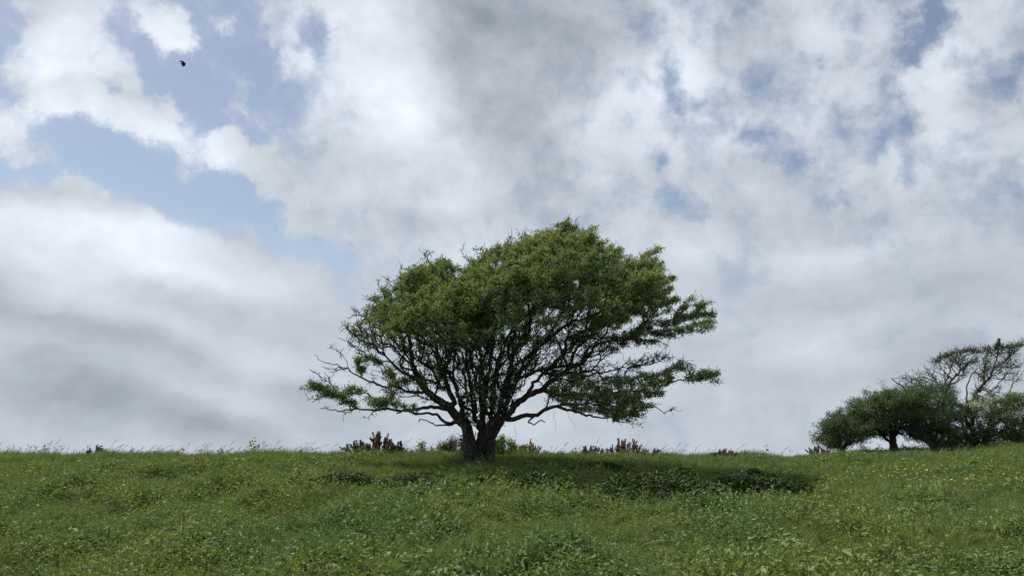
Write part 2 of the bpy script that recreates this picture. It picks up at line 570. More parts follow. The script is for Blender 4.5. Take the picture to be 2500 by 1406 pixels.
class Tubes:
    """collects tapered tubes into one mesh"""
    def __init__(self):
        self.v, self.f, self.n, self.t = [], [], 0, []

    def add(self, pts, rad, sides=None, cap=True, rough=0.0, rg=None, tint=0.5):
        pts = np.asarray(pts, float); rad = np.asarray(rad, float)
        if len(pts) < 2:
            return
        m = float(rad.max())
        if sides is None:
            sides = 12 if m > 0.09 else 8 if m > 0.04 else 5 if m > 0.015 else 3
        tan = np.gradient(pts, axis=0)
        tan = unit(tan)
        ref = np.array((0.0, 0.0, 1.0)) if abs(tan[0, 2]) < 0.9 else np.array((1.0, 0, 0))
        mean = unit(tan.mean(0)[None])[0]
        ref = np.array((0.31, 0.87, 0.2)) if abs(mean @ unit(np.array([[0.31, 0.87, 0.2]]))[0]) < 0.85 else np.array((1.0, -0.1, 0.3))
        u = unit(np.cross(tan, ref)); w = np.cross(tan, u)
        ang = np.arange(sides) * 2 * math.pi / sides
        ring = pts[:, None] + (u[:, None] * np.cos(ang)[None, :, None] + w[:, None] * np.sin(ang)[None, :, None]) * rad[:, None, None] * (
            1 if rough == 0 else (1 + rough * rg.normal(size=(1, sides, 1)) + rough * 0.6 * rg.normal(size=(len(pts), sides, 1))))
        k = len(pts)
        self.v.append(ring.reshape(-1, 3))
        i = np.arange(k * sides).reshape(k, sides)
        j = np.roll(i, -1, axis=1)
        q = np.stack([i[:-1], j[:-1], j[1:], i[1:]], -1).reshape(-1, 4) + self.n
        self.f.append(q)
        self.n += k * sides
        self.t.append(np.full(k * sides, tint))

    def mesh(self, name, smooth=True):
        return new_mesh(name, np.concatenate(self.v), np.concatenate(self.f), np.concatenate(self.t), smooth)


def spline(ctrl, step):
    """smooth polyline through control points (columns beyond xyz are interpolated too)"""
    c = np.asarray(ctrl, float)
    if len(c) == 2:
        n = max(2, int(np.linalg.norm(c[1, :3] - c[0, :3]) / step) + 1)
        return c[0] + (c[1] - c[0]) * np.linspace(0, 1, n)[:, None]
    ext = np.vstack([2 * c[0] - c[1], c, 2 * c[-1] - c[-2]])
    out = []
    for i in range(1, len(ext) - 2):
        p0, p1, p2, p3 = ext[i - 1:i + 3]
        n = max(2, int(np.linalg.norm(p2[:3] - p1[:3]) / step) + 1)
        t = np.linspace(0, 1, n, endpoint=False)[:, None]
        out.append(0.5 * ((2 * p1) + (-p0 + p2) * t + (2 * p0 - 5 * p1 + 4 * p2 - p3) * t ** 2 + (-p0 + 3 * p1 - 3 * p2 + p3) * t ** 3))
    out.append(c[-1:])
    return np.vstack(out)


def in_poly(px, py, poly):
    poly = np.asarray(poly, float)
    inside = np.zeros(len(px), bool)
    j = len(poly) - 1
    for i in range(len(poly)):
        xi, yi = poly[i]; xj, yj = poly[j]
        cond = ((yi > py) != (yj > py)) & (px < (xj - xi) * (py - yi) / (yj - yi + 1e-12) + xi)
        inside ^= cond
        j = i
    return inside


class Tree:
    """A branching skeleton: main limbs given as curves, then twigs that reach out from the wood to every target point."""
    def __init__(self, seed, Y, step=0.11):
        self.r = np.random.default_rng(seed)
        self.Y, self.step = Y, step
        cap = 160000
        self.pos = np.zeros((cap, 3)); self.dir = np.zeros((cap, 3)); self.pl = np.zeros(cap)
        self.par = np.full(cap, -1); self.limb = np.zeros(cap, int); self.ok = np.zeros(cap, bool)
        self.minr = np.zeros(cap)
        self.n = 0
        self.chains = []           # (limb, node indices, is_main)
        self.tips = []             # (limb, chain index, target kind)

    def add_chain(self, pts, start, limb, minr=None, main=False):
        idx = []
        prev = start
        for k, p in enumerate(pts):
            i = self.n; self.n += 1
            self.pos[i] = p; self.par[i] = prev; self.limb[i] = limb; self.ok[i] = True
            if prev >= 0:
                d = p - self.pos[prev]; l = np.linalg.norm(d)
                self.dir[i] = d / max(l, 1e-6); self.pl[i] = self.pl[prev] + l
            if minr is not None:
                self.minr[i] = minr[k]
            prev = i
            idx.append(i)
        self.chains.append((limb, ([start] if start >= 0 else []) + idx, main))
        return idx

    def main_limb(self, ctrl, limb, dy=0.0, r0=0.1, r1=0.02, wob=0.02, dy0=0.0, power=1.0, root=False):
        """ctrl: photo points; dy: how far the limb's end leans away from (+) or towards (-) the viewer"""
        c = np.asarray(ctrl, float)
        s = np.concatenate([[0], np.cumsum(np.linalg.norm(np.diff(c, axis=0), axis=1))]); s /= s[-1]
        pts = P(c[:, 0], c[:, 1], self.Y + dy0 + (dy - dy0) * s ** power)
        sp_ = spline(pts, self.step * 0.9)
        k = len(sp_)
        sp_[1:] += self.r.normal(size=(k - 1, 3)) * wob
        rad = r0 + (r1 - r0) * np.linspace(0, 1, k) ** 0.8
        start = -1
        if self.n and not root:
            d = np.linalg.norm(self.pos[:self.n] - sp_[0], axis=1)
            start = int(np.argmin(d))
        return self.add_chain(sp_, start, limb, rad, True)

    def reach(self, targets, kinds, w_path=0.22, w_ang=0.55, jit=0.012, curve=0.45):
        """each target is joined to the best node of the wood so far"""
        targets = np.asarray(targets)
        hub = self.pos[:min(self.n, 5)].mean(0)
        order = np.argsort(np.linalg.norm(targets - hub, axis=1) + self.r.uniform(0, 0.5, len(targets)))
        for o in order:
            t = targets[o]
            sel = np.nonzero(self.ok[:self.n])[0]
            v = t - self.pos[sel]
            dist = np.sqrt((v * v).sum(1)) + 1e-6
            ca = (v * self.dir[sel]).sum(1) / dist
            cost = dist * (1 + w_ang * (1 - ca)) + w_path * self.pl[sel] + (ca < 0.0) * 0.6 * dist
            b = sel[int(np.argmin(cost))]
            d = np.linalg.norm(t - self.pos[b])
            if d < 0.03:
                continue
            n = max(2, int(d / self.step + 0.5))
            s = np.linspace(0, 1, n + 1)[1:, None]
            p0, p1 = self.pos[b], t
            m0 = self.dir[b] * d * curve * 1.3 + (p1 - p0) * (1 - curve)
            m1 = (p1 - p0) + np.array((0, 0, 0.12 * d))
            h = (2 * s ** 3 - 3 * s ** 2 + 1) * p0 + (s ** 3 - 2 * s ** 2 + s) * m0 + (-2 * s ** 3 + 3 * s ** 2) * p1 + (s ** 3 - s ** 2) * m1
            h += self.r.normal(size=h.shape) * jit * np.minimum(1, d / 0.3)
            idx = self.add_chain(h, b, self.limb[b])
            # only every other node stays open for new twigs
            for q in idx[::2]:
                self.ok[q] = self.r.random() < 0.85
            self.tips.append((self.limb[b], idx, kinds[o]))

    def spurs(self, n, length=(0.06, 0.2), kind=-1):
        """short crooked side twigs"""
        base = [i for limb, idx, main in self.chains if not main for i in idx[1:]]
        if not base:
            return
        pick = self.r.choice(base, size=min(n, len(base)), replace=False)
        for b in pick:
            l = self.r.uniform(*length)
            side = np.cross(self.dir[b], rand_unit(self.r, 1)[0])
            d = unit((self.dir[b] * 0.7 + side * 0.9 + np.array((0.15, 0, 0.15)))[None])[0]
            k = max(1, int(l / 0.06))
            pts = [self.pos[b] + d * l * (q + 1) / k + self.r.normal(size=3) * 0.012 for q in range(k)]
            self.add_chain(np.array(pts), b, self.limb[b])

    def radii(self, tip=0.0045, expo=2.5):
        n = self.n
        acc = np.zeros(n)
        rad = np.zeros(n)
        for i in range(n - 1, -1, -1):
            r = max(acc[i] ** (1 / expo) if acc[i] > 0 else tip, tip)
            if self.minr[i] > 0:
                r = self.minr[i]
            rad[i] = r
            p = self.par[i]
            if p >= 0:
                acc[p] += min(r, 0.05) ** expo
        self.rad = rad
        return rad

    def wood(self):
        """{limb: (Tubes of the main limb, Tubes of its twigs)}"""
        out = {}
        for limb, idx, main in self.chains:
            a = out.setdefault(limb, (Tubes(), Tubes()))
            r = self.rad[idx].copy()
            if len(idx) > 1 and self.par[idx[1]] == idx[0]:
                r[0] = min(r[0], r[1] * 1.5)
            pts = self.pos[idx]
            if main:
                a[0].add(pts, r, rough=0.06, rg=self.r)
            else:
                a[1].add(pts, r)
        return out


WIND = np.array((0.92, 0.05, 0.28))


def foliage(tree, kinds_leaf, per_tip, length, spread, tint_fn, r, tail=0.45, wind=0.55, up=1.0):
    """leaves round the outer ends of the leafy twigs: {limb: [pos, along, normal, len, tint]}"""
    out = {}
    for limb, idx, kind in tree.tips:
        if kind not in kinds_leaf:
            continue
        k = kinds_leaf[kind]
        n = max(1, int(per_tip * k * r.uniform(0.6, 1.4)))
        pts = tree.pos[idx]
        m = max(1, int(tail / tree.step))
        pts = pts[-m - 1:]
        q = r.integers(0, len(pts), n)
        q2 = np.maximum(q - 1, 0)
        fr = r.random((n, 1))
        base = pts[q] * fr + pts[q2] * (1 - fr)
        off = r.normal(size=(n, 3)) * spread * np.array((1, 1, 0.8))
        pos = base + off
        along = unit(off) * 0.6 + rand_unit(r, n) * 0.8 + WIND * wind
        nrm = rand_unit(r, n) * 0.8 + np.array((0, 0, up))
        ln = r.uniform(length[0], length[1], n)
        ct = tint_fn(pts[-1]) + r.normal() * 0.15
        tint = np.clip(ct + r.normal(size=n) * 0.09, 0, 1)
        a = out.setdefault(limb, [[], [], [], [], []])
        for lst, arr in zip(a, (pos, along, nrm, ln, tint)):
            lst.append(arr)
    return {l: [np.concatenate(x) for x in a] for l, a in out.items()}


def foliage_mesh(name, arrs, aspect=0.62):
    pos, along, nrm, ln, tint = arrs
    v, f, t = leaf_arrays(pos, along, nrm, ln, ln * aspect, tint)
    return new_mesh(name, v, f, t)

# ------------------------------------------------------------------ the wind-shaped hawthorn
def clump_targets(r, centres, per, sig, stretch=WIND, k=2.0):
    """points gathered round centres, drawn out along the wind"""
    n = len(centres)
    pts = np.repeat(centres, per, axis=0)
    off = r.normal(size=pts.shape) * sig
    w = unit(np.asarray(stretch)[None])[0]
    off += (off @ w)[:, None] * w * (k - 1)
    return pts + off


def line_targets(r, Y, lines):
    out = []
    for pts, n, wid, dy0, dy1 in lines:
        c = np.asarray(pts, float)
        s = np.concatenate([[0], np.cumsum(np.linalg.norm(np.diff(c, axis=0), axis=1))]); s /= s[-1]
        t = r.random(n)
        x = np.interp(t, s, c[:, 0]); y = np.interp(t, s, c[:, 1])
        p = P(x, y, Y + dy0 + (dy1 - dy0) * t)
        p = p + r.normal(size=p.shape) * wid * np.array((1.2, 1.2, 0.8))
        out.append(p)
    return np.concatenate(out)


def poly_targets(r, Y, poly, n, depth, keep=None):
    poly = np.asarray(poly, float)
    lo, hi = poly.min(0), poly.max(0)
    got = []
    tot = 0
    while tot < n:
        q = r.uniform(lo, hi, size=(n * 3, 2))
        dy = r.uniform(depth[0], depth[1], n * 3)
        ok = in_poly(q[:, 0], q[:, 1], poly)
        if keep is not None:
            ok &= keep(q[:, 0], q[:, 1], dy)
        g = P(q[ok, 0], q[ok, 1], Y + dy[ok])
        got.append(g); tot += len(g)
    return np.concatenate(got)[:n]


TY = 17.0
T = Tree(11, TY)
# trunk: two stems grown together at the foot
T.main_limb([(1156, 1150), (1152, 1120), (1149, 1090), (1146, 1065), (1136, 1035), (1122, 1012)], 0, 0.05, 0.165, 0.11, 0.008, root=True)
T.main_limb([(1180, 1150), (1186, 1120), (1190, 1092), (1193, 1068), (1202, 1045), (1216, 1022)], 1, -0.1, 0.185, 0.14, 0.008, root=True)
T.main_limb([(1168, 1150), (1169, 1118), (1170, 1092), (1176, 1060), (1178, 1030), (1176, 1000)], 2, 0.25, 0.16, 0.06, 0.01, dy0=0.0, root=True)
LIMBS = [
    # left side, photo points, depth at the end, radii
    ([(1140, 1045), (1110, 1010), (1084, 987), (1050, 962), (1027, 936), (1011, 902), (1004, 868), (1000, 834), (996, 790), (985, 740), (975, 700)], -0.5, 0.15, 0.02),
    ([(1013, 923), (990, 910), (970, 900), (948, 875), (925, 857), (902, 834), (884, 800)], -1.0, 0.045, 0.012),
    ([(1016, 895), (982, 872), (959, 845), (931, 812), (905, 780)], -0.2, 0.04, 0.012),
    ([(1089, 998), (1050, 993), (1016, 999), (970, 1001), (936, 999), (902, 1000), (856, 1000), (818, 1001), (781, 994)], -0.7, 0.06, 0.008),
    ([(856, 1000), (847, 982), (830, 962), (800, 948), (766, 938), (735, 944)], -0.9, 0.022, 0.006),
    ([(1100, 1034), (1075, 1023), (1066, 1012), (1039, 1009), (1016, 1010), (993, 1004), (968, 1008)], -1.0, 0.05, 0.016),
    ([(1104, 1037), (1075, 1038), (1050, 1030), (1034, 1025), (1023, 1027)], -0.7, 0.03, 0.012),
    ([(1032, 958), (993, 957), (970, 946), (936, 942), (913, 934), (884, 923), (856, 905), (822, 891), (793, 885), (768, 868)], 0.4, 0.045, 0.006),
    ([(884, 923), (870, 890), (884, 861), (868, 848), (841, 830), (825, 825)], 0.7, 0.02, 0.006),
    ([(856, 905), (845, 880), (830, 862), (811, 852)], 0.5, 0.014, 0.005),
    ([(1111, 982), (1102, 964), (1093, 941), (1090, 920), (1075, 893), (1068, 860), (1061, 823), (1045, 770), (1035, 700), (1040, 650)], 0.9, 0.08, 0.018),
    # uprights of the middle
    ([(1160, 1030), (1150, 960), (1140, 880), (1128, 810), (1100, 740), (1082, 670)], -1.1, 0.085, 0.02),
    ([(1178, 1030), (1174, 940), (1172, 850), (1168, 770), (1160, 690), (1155, 640)], -0.3, 0.095, 0.02),
    ([(1180, 1010), (1190, 930), (1205, 840), (1215, 750), (1230, 650), (1235, 610)], 0.9, 0.085, 0.02),
    ([(1215, 1010), (1232, 940), (1250, 880), (1285, 800), (1330, 690), (1375, 570)], -0.1, 0.11, 0.018),
    ([(1195, 1010), (1205, 930), (1225, 850), (1265, 790), (1310, 745)], -2.0, 0.075, 0.018),
    ([(1185, 1005), (1182, 920), (1150, 840), (1110, 790)], -2.1, 0.065, 0.016),
    ([(1200, 1000), (1215, 900), (1250, 800), (1290, 700), (1320, 640)], 2.0, 0.08, 0.018),
    ([(1165, 1005), (1140, 900), (1100, 800), (1060, 720)], 2.0, 0.07, 0.018),
    # right side
    ([(1240, 1012), (1256, 990), (1285, 968), (1320, 950), (1350, 925), (1386, 902), (1422, 884), (1438, 864), (1452, 845), (1490, 832), (1536, 827), (1581, 830), (1620, 838)], -0.5, 0.12, 0.010),
    ([(1386, 902), (1374, 868), (1362, 834), (1345, 790), (1330, 740)], 0.4, 0.045, 0.014),
    ([(1386, 902), (1400, 872), (1408, 850), (1436, 825), (1470, 770), (1500, 700), (1520, 640)], -1.2, 0.05, 0.014),
    ([(1490, 832), (1540, 815), (1600, 812), (1660, 800), (1735, 790)], -0.9, 0.024, 0.006),
    ([(1540, 815), (1600, 795), (1650, 775), (1690, 745), (1722, 742)], -0.4, 0.018, 0.006),
    ([(1232, 990), (1250, 950), (1267, 914), (1285, 875), (1308, 852), (1335, 830), (1375, 800), (1440, 770), (1520, 745), (1610, 735)], 0.3, 0.085, 0.012),
    ([(1375, 800), (1420, 740), (1490, 690), (1560, 650), (1600, 615)], 0.9, 0.035, 0.010),
    ([(1232, 1026), (1274, 1016), (1304, 1014), (1326, 1000), (1358, 991), (1377, 998), (1422, 1010), (1456, 1019), (1490, 1021), (1524, 1032)], -1.0, 0.085, 0.010),
    ([(1304, 1014), (1290, 1030), (1305, 1033), (1320, 1026), (1331, 1029)], -0.9, 0.028, 0.012),
    ([(1320, 950), (1360, 962), (1420, 965), (1480, 960), (1552, 957), (1593, 953), (1627, 938), (1650, 930), (1684, 930), (1718, 920), (1750, 911)], -1.2, 0.06, 0.007),
    ([(1358, 991), (1420, 985), (1480, 985), (1540, 978), (1600, 965)], -1.6, 0.04, 0.008),
    ([(1422, 920), (1467, 911), (1490, 905), (1524, 898), (1570, 890), (1627, 872)], 0.5, 0.03, 0.006),
    ([(1285, 968), (1310, 930), (1350, 890), (1400, 850), (1460, 800)], 1.6, 0.06, 0.014),
    # broken stubs on the trunk
    ([(1204, 1080), (1214, 1077), (1222, 1074), (1228, 1065)], -0.15, 0.022, 0.012),
    ([(1140, 1078), (1128, 1073), (1112, 1068), (1100, 1063)], -0.2, 0.018, 0.006),
]
for q, (c, dy, r0, r1) in enumerate(LIMBS):
    # a limb that leaves another begins at that one's depth
    p = P(c[0][0], c[0][1], TY)
    dd = np.abs(T.pos[:T.n, 0] - p[0]) + np.abs(T.pos[:T.n, 2] - p[2])
    dy0 = float(T.pos[int(np.argmin(dd)), 1] - TY)
    T.main_limb(c, 3 + q, dy, r0 * (0.48 if 11 <= q <= 18 else 0.72), r1 * 0.8, 0.014, dy0=dy0)
N_LIMB = 3 + len(LIMBS)

TOP_X = [860, 885, 905, 930, 965, 1000, 1030, 1085, 1105, 1140, 1200, 1250, 1300, 1340, 1362, 1385, 1410, 1448, 1470, 1510, 1530, 1560, 1600, 1620, 1650, 1700]
TOP_Y = [800, 768, 738, 705, 682, 655, 637, 634, 652, 632, 609, 590, 574, 562, 550, 545, 560, 566, 590, 612, 632, 616, 612, 650, 690, 740]
CROWN = [(882, 770), (905, 738), (930, 703), (965, 682), (1000, 652), (1030, 636), (1085, 632), (1105, 650), (1140, 630), (1200, 607), (1250, 588),
         (1300, 572), (1340, 560), (1362, 549), (1385, 546), (1410, 560), (1446, 562), (1470, 588), (1510, 610), (1530, 628), (1560, 614), (1592, 610),
         (1596, 650), (1610, 690), (1600, 720), (1600, 740), (1570, 762), (1520, 790), (1440, 805), (1370, 815), (1310, 840), (1240, 855), (1160, 848), (1080, 828),
         (1010, 812), (940, 800), (895, 792)]


def half_depth(px):
    return 0.45 + 2.35 * np.sqrt(np.clip(1 - ((px - 1250) / 430.0) ** 2, 0, 1))


CREASES = [((1102, 640), (1050, 790)), ((1236, 590), (1190, 700)), ((1475, 590), (1405, 740)), ((1330, 650), (1290, 790)), ((985, 690), (950, 790)), ((1530, 640), (1470, 770))]


def seg_dist(px, py, a, b):
    ax, ay = a; bx, by = b
    t = np.clip(((px - ax) * (bx - ax) + (py - ay) * (by - ay)) / ((bx - ax) ** 2 + (by - ay) ** 2), 0, 1)
    return np.hypot(px - ax - t * (bx - ax), py - ay - t * (by - ay))


def crown_shell(px, py, dy):
    h = half_depth(px)
    e = np.abs(dy) / h
    top = np.interp(px, TOP_X, TOP_Y) + np.where(dy < 0, 95, 140) * e ** 2.2 * (h / 2.6)
    ok = (e < 1) & (py > top) & (py < top + np.where(dy < 0, 125, 75))
    for a, b in CREASES:                       # hollows between the lobes of the crown
        ok &= (seg_dist(px, py, a, b) > 17) | (dy > 0.4)
    return ok


r_ = np.random.default_rng(21)
cent = poly_targets(r_, TY, CROWN, 500, (-2.8, 2.8), crown_shell)
tg = clump_targets(r_, cent, 12, 0.085, k=2.4)
# keep the outline: drop what strays outside it
d_ = tg - CAM
b_ = d_[:, 1] * cp + d_[:, 2] * sp
tx = 1250 + FPX * d_[:, 0] / b_; ty = 703 - FPX * (d_[:, 2] * cp - d_[:, 1] * sp) / b_
ok = (ty > np.interp(tx, TOP_X, TOP_Y) - 4) & (tx < 1660)
tg = tg[ok]
spray = line_targets(r_, TY, [
    ([(1540, 818), (1640, 806), (1742, 800)], 60, 0.035, -0.7, -0.9), ([(1560, 808), (1680, 775), (1746, 768)], 70, 0.045, -0.4, -0.5),
    ([(1640, 785), (1668, 752), (1692, 722)], 24, 0.03, -0.4, -0.4), ([(1670, 775), (1700, 758), (1726, 737)], 24, 0.03, -0.4, -0.5),
    ([(1690, 790), (1742, 785)], 16, 0.025, -0.6, -0.8), ([(1600, 815), (1650, 822)], 12, 0.03, -0.8, -0.8),
    ([(1525, 660), (1570, 622), (1612, 608)], 36, 0.045, 0.6, 0.9), ([(1530, 700), (1580, 665), (1618, 643)], 36, 0.045, 0.5, 0.6),
    ([(1540, 720), (1600, 700), (1648, 675)], 40, 0.035, 0.1, 0.0), ([(1530, 745), (1600, 722), (1640, 700)], 32, 0.04, -0.1, 0.0),
    ([(1540, 768), (1600, 750), (1656, 728)], 40, 0.035, -0.3, -0.3), ([(1560, 775), (1620, 765), (1650, 748)], 20, 0.03, -0.4, -0.4),
    ([(1405, 605), (1432, 580), (1452, 556)], 22, 0.035, 0.0, 0.0), ([(1355, 580), (1372, 556), (1388, 541)], 18, 0.035, -0.1, 0.0),
    ([(1375, 575), (1400, 555), (1414, 550)], 14, 0.03, -0.1, 0.0), ([(1320, 580), (1342, 556)], 10, 0.03, -0.1, 0.0),
    ([(1450, 600), (1484, 585)], 14, 0.03, 0.2, 0.4), ([(1480, 625), (1516, 606)], 14, 0.03, 0.2, 0.4),
    ([(1480, 840), (1560, 800), (1612, 778)], 30, 0.045, -0.8, -0.8), ([(1480, 780), (1430, 800), (1390, 815)], 30, 0.08, -1.2, -1.2),
    ([(1390, 830), (1440, 815), (1500, 815), (1560, 820)], 34, 0.06, -0.9, -0.7), ([(1500, 850), (1550, 838), (1600, 832)], 18, 0.03, -0.6, -0.6),
])
lower = np.concatenate([
    poly_targets(r_, TY, [(1345, 930), (1400, 910), (1470, 925), (1540, 915), (1600, 905), (1650, 905), (1640, 935), (1590, 950), (1560, 975), (1600, 985),
                          (1570, 1000), (1540, 1022), (1480, 1018), (1420, 1006), (1370, 990), (1340, 965)], 430, (-1.7, 0.5)),
    line_targets(r_, TY, [([(1630, 905), (1665, 890), (1700, 915), (1735, 918)], 60, 0.075, -1.0, -1.2), ([(1735, 915), (1752, 908)], 8, 0.03, -1.2, -1.2),
                          ([(1530, 985), (1580, 968), (1620, 955)], 24, 0.05, -1.4, -1.5), ([(1500, 1020), (1560, 1010), (1570, 1022)], 20, 0.05, -1.2, -1.3)]),
])
left_low = line_targets(r_, TY, [
    ([(752, 944), (790, 950), (830, 958), (875, 955)], 62, 0.065, -0.9, -0.8), ([(760, 940), (775, 942), (790, 950)], 14, 0.05, -0.9, -0.9),
    ([(800, 962), (840, 975), (870, 985)], 26, 0.05, -0.9, -0.8), ([(868, 885), (890, 876), (915, 880), (935, 884)], 30, 0.055, 0.2, 0.3),
    ([(872, 892), (885, 905)], 12, 0.04, 0.2, 0.2), ([(950, 895), (955, 930), (960, 960), (955, 985)], 46, 0.06, 0.3, -0.3),
    ([(905, 975), (925, 980), (945, 985), (900, 990)], 36, 0.055, -0.5, -0.6), ([(965, 925), (985, 930), (1000, 930)], 16, 0.05, -0.2, -0.2),
    ([(1070, 895), (1078, 925), (1080, 950)], 30, 0.06, 0.4, 0.1), ([(1020, 925), (1040, 935)], 14, 0.06, -0.3, -0.3),
    ([(980, 990), (1005, 995)], 8, 0.04, -0.6, -0.6), ([(1030, 840), (1040, 850)], 12, 0.06, 0.0, 0.0),
])
core = np.concatenate([
    poly_targets(r_, TY, [(1110, 820), (1310, 830), (1300, 880), (1250, 960), (1200, 1000), (1150, 960), (1110, 880)], 190, (-1.3, 1.0)),
    poly_targets(r_, TY, [(1330, 830), (1480, 815), (1450, 860), (1380, 850)], 24, (-1.0, 0.6)),
])
deep = poly_targets(r_, TY, CROWN, 900, (-0.9, 1.6), lambda px, py, dy: (py > np.interp(px, TOP_X, TOP_Y) + 70) & (px < 1540))
bare = np.concatenate([
    poly_targets(r_, TY, [(850, 790), (900, 775), (1000, 790), (1100, 800), (1100, 900), (1040, 900), (1000, 860), (950, 850), (900, 850), (860, 830)], 760, (-1.8, 1.8)),
    poly_targets(r_, TY, [(1090, 800), (1320, 820), (1310, 900), (1260, 980), (1120, 980), (1080, 900)], 950, (-2.1, 2.1)),
    poly_targets(r_, TY, [(1300, 830), (1500, 810), (1560, 830), (1480, 870), (1420, 900), (1330, 930), (1290, 900)], 600, (-1.8, 1.8)),
    poly_targets(r_, TY, [(1330, 900), (1450, 890), (1560, 870), (1620, 860), (1650, 870), (1560, 900), (1480, 930), (1360, 940)], 250, (-0.6, 0.9)),
    line_targets(r_, TY, [([(1540, 890), (1590, 870), (1632, 850)], 26, 0.05, 0.3, 0.6), ([(1540, 900), (1600, 885), (1640, 872)], 26, 0.05, 0.3, 0.6),
                          ([(1560, 835), (1600, 838), (1632, 842)], 14, 0.03, -0.5, -0.5), ([(1560, 1010), (1590, 995), (1640, 998)], 16, 0.04, -1.0, -1.0),
                          ([(885, 772), (868, 760), (862, 765)], 14, 0.05, -0.8, -0.8), ([(930, 860), (880, 830), (850, 800), (838, 785)], 40, 0.05, -0.8, -1.0),
                          ([(920, 880), (870, 850), (845, 828)], 36, 0.05, -0.3, -0.3), ([(840, 870), (815, 850), (800, 845)], 8, 0.03, 0.5, 0.5),
                          ([(850, 905), (815, 898), (790, 895), (785, 880)], 12, 0.04, 0.4, 0.4), ([(830, 906), (810, 912), (805, 925)], 6, 0.02, 0.4, 0.4),
                          ([(800, 935), (775, 915), (768, 905)], 7, 0.02, -0.9, -0.9), ([(800, 932), (808, 915)], 5, 0.02, -0.9, -0.9),
                          ([(790, 965), (765, 975), (748, 976)], 8, 0.03, -0.9, -0.9), ([(860, 1003), (845, 1010), (838, 1022)], 6, 0.02, -0.7, -0.7),
                          ([(930, 1005), (900, 1012), (880, 1018)], 7, 0.02, -0.7, -0.7), ([(850, 985), (820, 985), (792, 988)], 8, 0.02, -0.8, -0.8),
                          ([(1150, 1080), (1125, 1060), (1105, 1050)], 10, 0.05, -0.3, -0.3), ([(1168, 1080), (1166, 1060), (1172, 1050)], 16, 0.05, -0.1, 0.1),
                          ([(1138, 1115), (1136, 1085), (1128, 1060)], 8, 0.03, -0.25, -0.3), ([(1172, 1120), (1176, 1090), (1180, 1065)], 8, 0.03, -0.3, -0.3), ([(1085, 985), (1060, 978), (1030, 975)], 14, 0.04, -0.3, -0.3)]),
    poly_targets(r_, TY, [(960, 845), (1030, 860), (1080, 880), (1085, 950), (1040, 940), (1000, 935), (950, 890)], 200, (-0.8, 1.2)),
    poly_targets(r_, TY, [(880, 890), (960, 890), (1010, 930), (1060, 975), (960, 975), (900, 940)], 60, (-0.4, 0.8)),
    poly_targets(r_, TY, [(1120, 960), (1260, 960), (1230, 1040), (1120, 1040)], 260, (-0.9, 0.9)),
])
toptwig = line_targets(r_, TY, [([(1020, 622), (1050, 618), (1090, 640)], 12, 0.05, 0, 0), ([(1130, 622), (1210, 597), (1280, 572), (1340, 550)], 26, 0.05, 0, 0),
                                ([(890, 745), (940, 690), (990, 645)], 16, 0.05, -0.1, 0.1), ([(1360, 542), (1390, 535), (1415, 548)], 8, 0.03, 0, 0)])
allt = np.concatenate([bare, tg, spray, lower, left_low, core, toptwig, deep])
kinds = np.concatenate([np.full(len(a), k) for a, k in ((bare, 0), (tg, 1), (spray, 2), (lower, 3), (left_low, 4), (core, 5), (toptwig, 6), (deep, 7))])
T.reach(allt, kinds)
T.spurs(13000, (0.05, 0.18))
T.radii(0.0048, 3.3)
print('tree nodes', T.n)

base = np.array((float(P(1170, 1135, TY)[0]), TY, 0.0)); base[2] = float(H(base[0], base[1]))
tree_main = empty('hawthorn_tree', base, 'big wind-swept hawthorn standing alone in the middle of the meadow', 'tree')


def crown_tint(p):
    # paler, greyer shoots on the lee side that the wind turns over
    return 0.46 + 0.14 * max(0.0, min(1.0, (p[0] - 1.2) / 2.5)) + 0.10 * max(0.0, (p[2] - 4.2))  # height term puts the sunlit top into the leaf tint, with yellower tips


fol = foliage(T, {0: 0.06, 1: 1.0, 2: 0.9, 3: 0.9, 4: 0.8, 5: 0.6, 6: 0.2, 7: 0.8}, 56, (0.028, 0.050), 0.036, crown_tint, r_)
wood = T.wood()
for l in range(N_LIMB):
    if l not in wood:
        continue
    main, tw = wood[l]
    nm = 'trunk' if l < 2 else 'limb'
    po = part(nm, main.mesh(nm), M_BARK, tree_main)
    if tw.n:
        part('twigs', tw.mesh('twigs'), M_TWIG, po, 'stuff')
    if l in fol:
        part('foliage', foliage_mesh('foliage', fol[l]), M_LEAF, po, 'stuff')
# roots that run out from the foot of the trunk
for c, dy0, dy1 in (([(1150, 1118), (1138, 1128), (1122, 1138)], -0.1, -0.3), ([(1165, 1120), (1160, 1134), (1152, 1146)], -0.2, -0.5), ([(1190, 1118), (1202, 1130), (1220, 1140)], -0.1, -0.3),
                     ([(1178, 1120), (1182, 1136), (1190, 1148)], -0.2, -0.55)):
    k_ = P(np.array([p[0] for p in c], float), np.array([p[1] for p in c], float), TY + np.linspace(dy0, dy1, 3))
    s_ = spline(k_, 0.05)
    tb = Tubes(); tb.add(s_, np.linspace(0.075, 0.03, len(s_)), 9, rough=0.08, rg=r_)
    part('root', tb.mesh('root'), M_BARK, tree_main)
# loose strands that hang from the low limb
for pts in ([(1256, 1038), (1257, 1050), (1260, 1062), (1258, 1082)], [(1353, 1000), (1352, 1020), (1357, 1035), (1356, 1058)], [(1385, 1003), (1390, 1020), (1398, 1030), (1408, 1046)]):
    c = P(np.array([p[0] for p in pts], float), np.array([p[1] for p in pts], float), TY - 0.6)
    s_ = spline(c, 0.05)
    tb = Tubes(); tb.add(s_, np.linspace(0.0035, 0.002, len(s_)), 3)
    part('hanging_strand', tb.mesh('hanging_strand'), M_TWIG, tree_main)


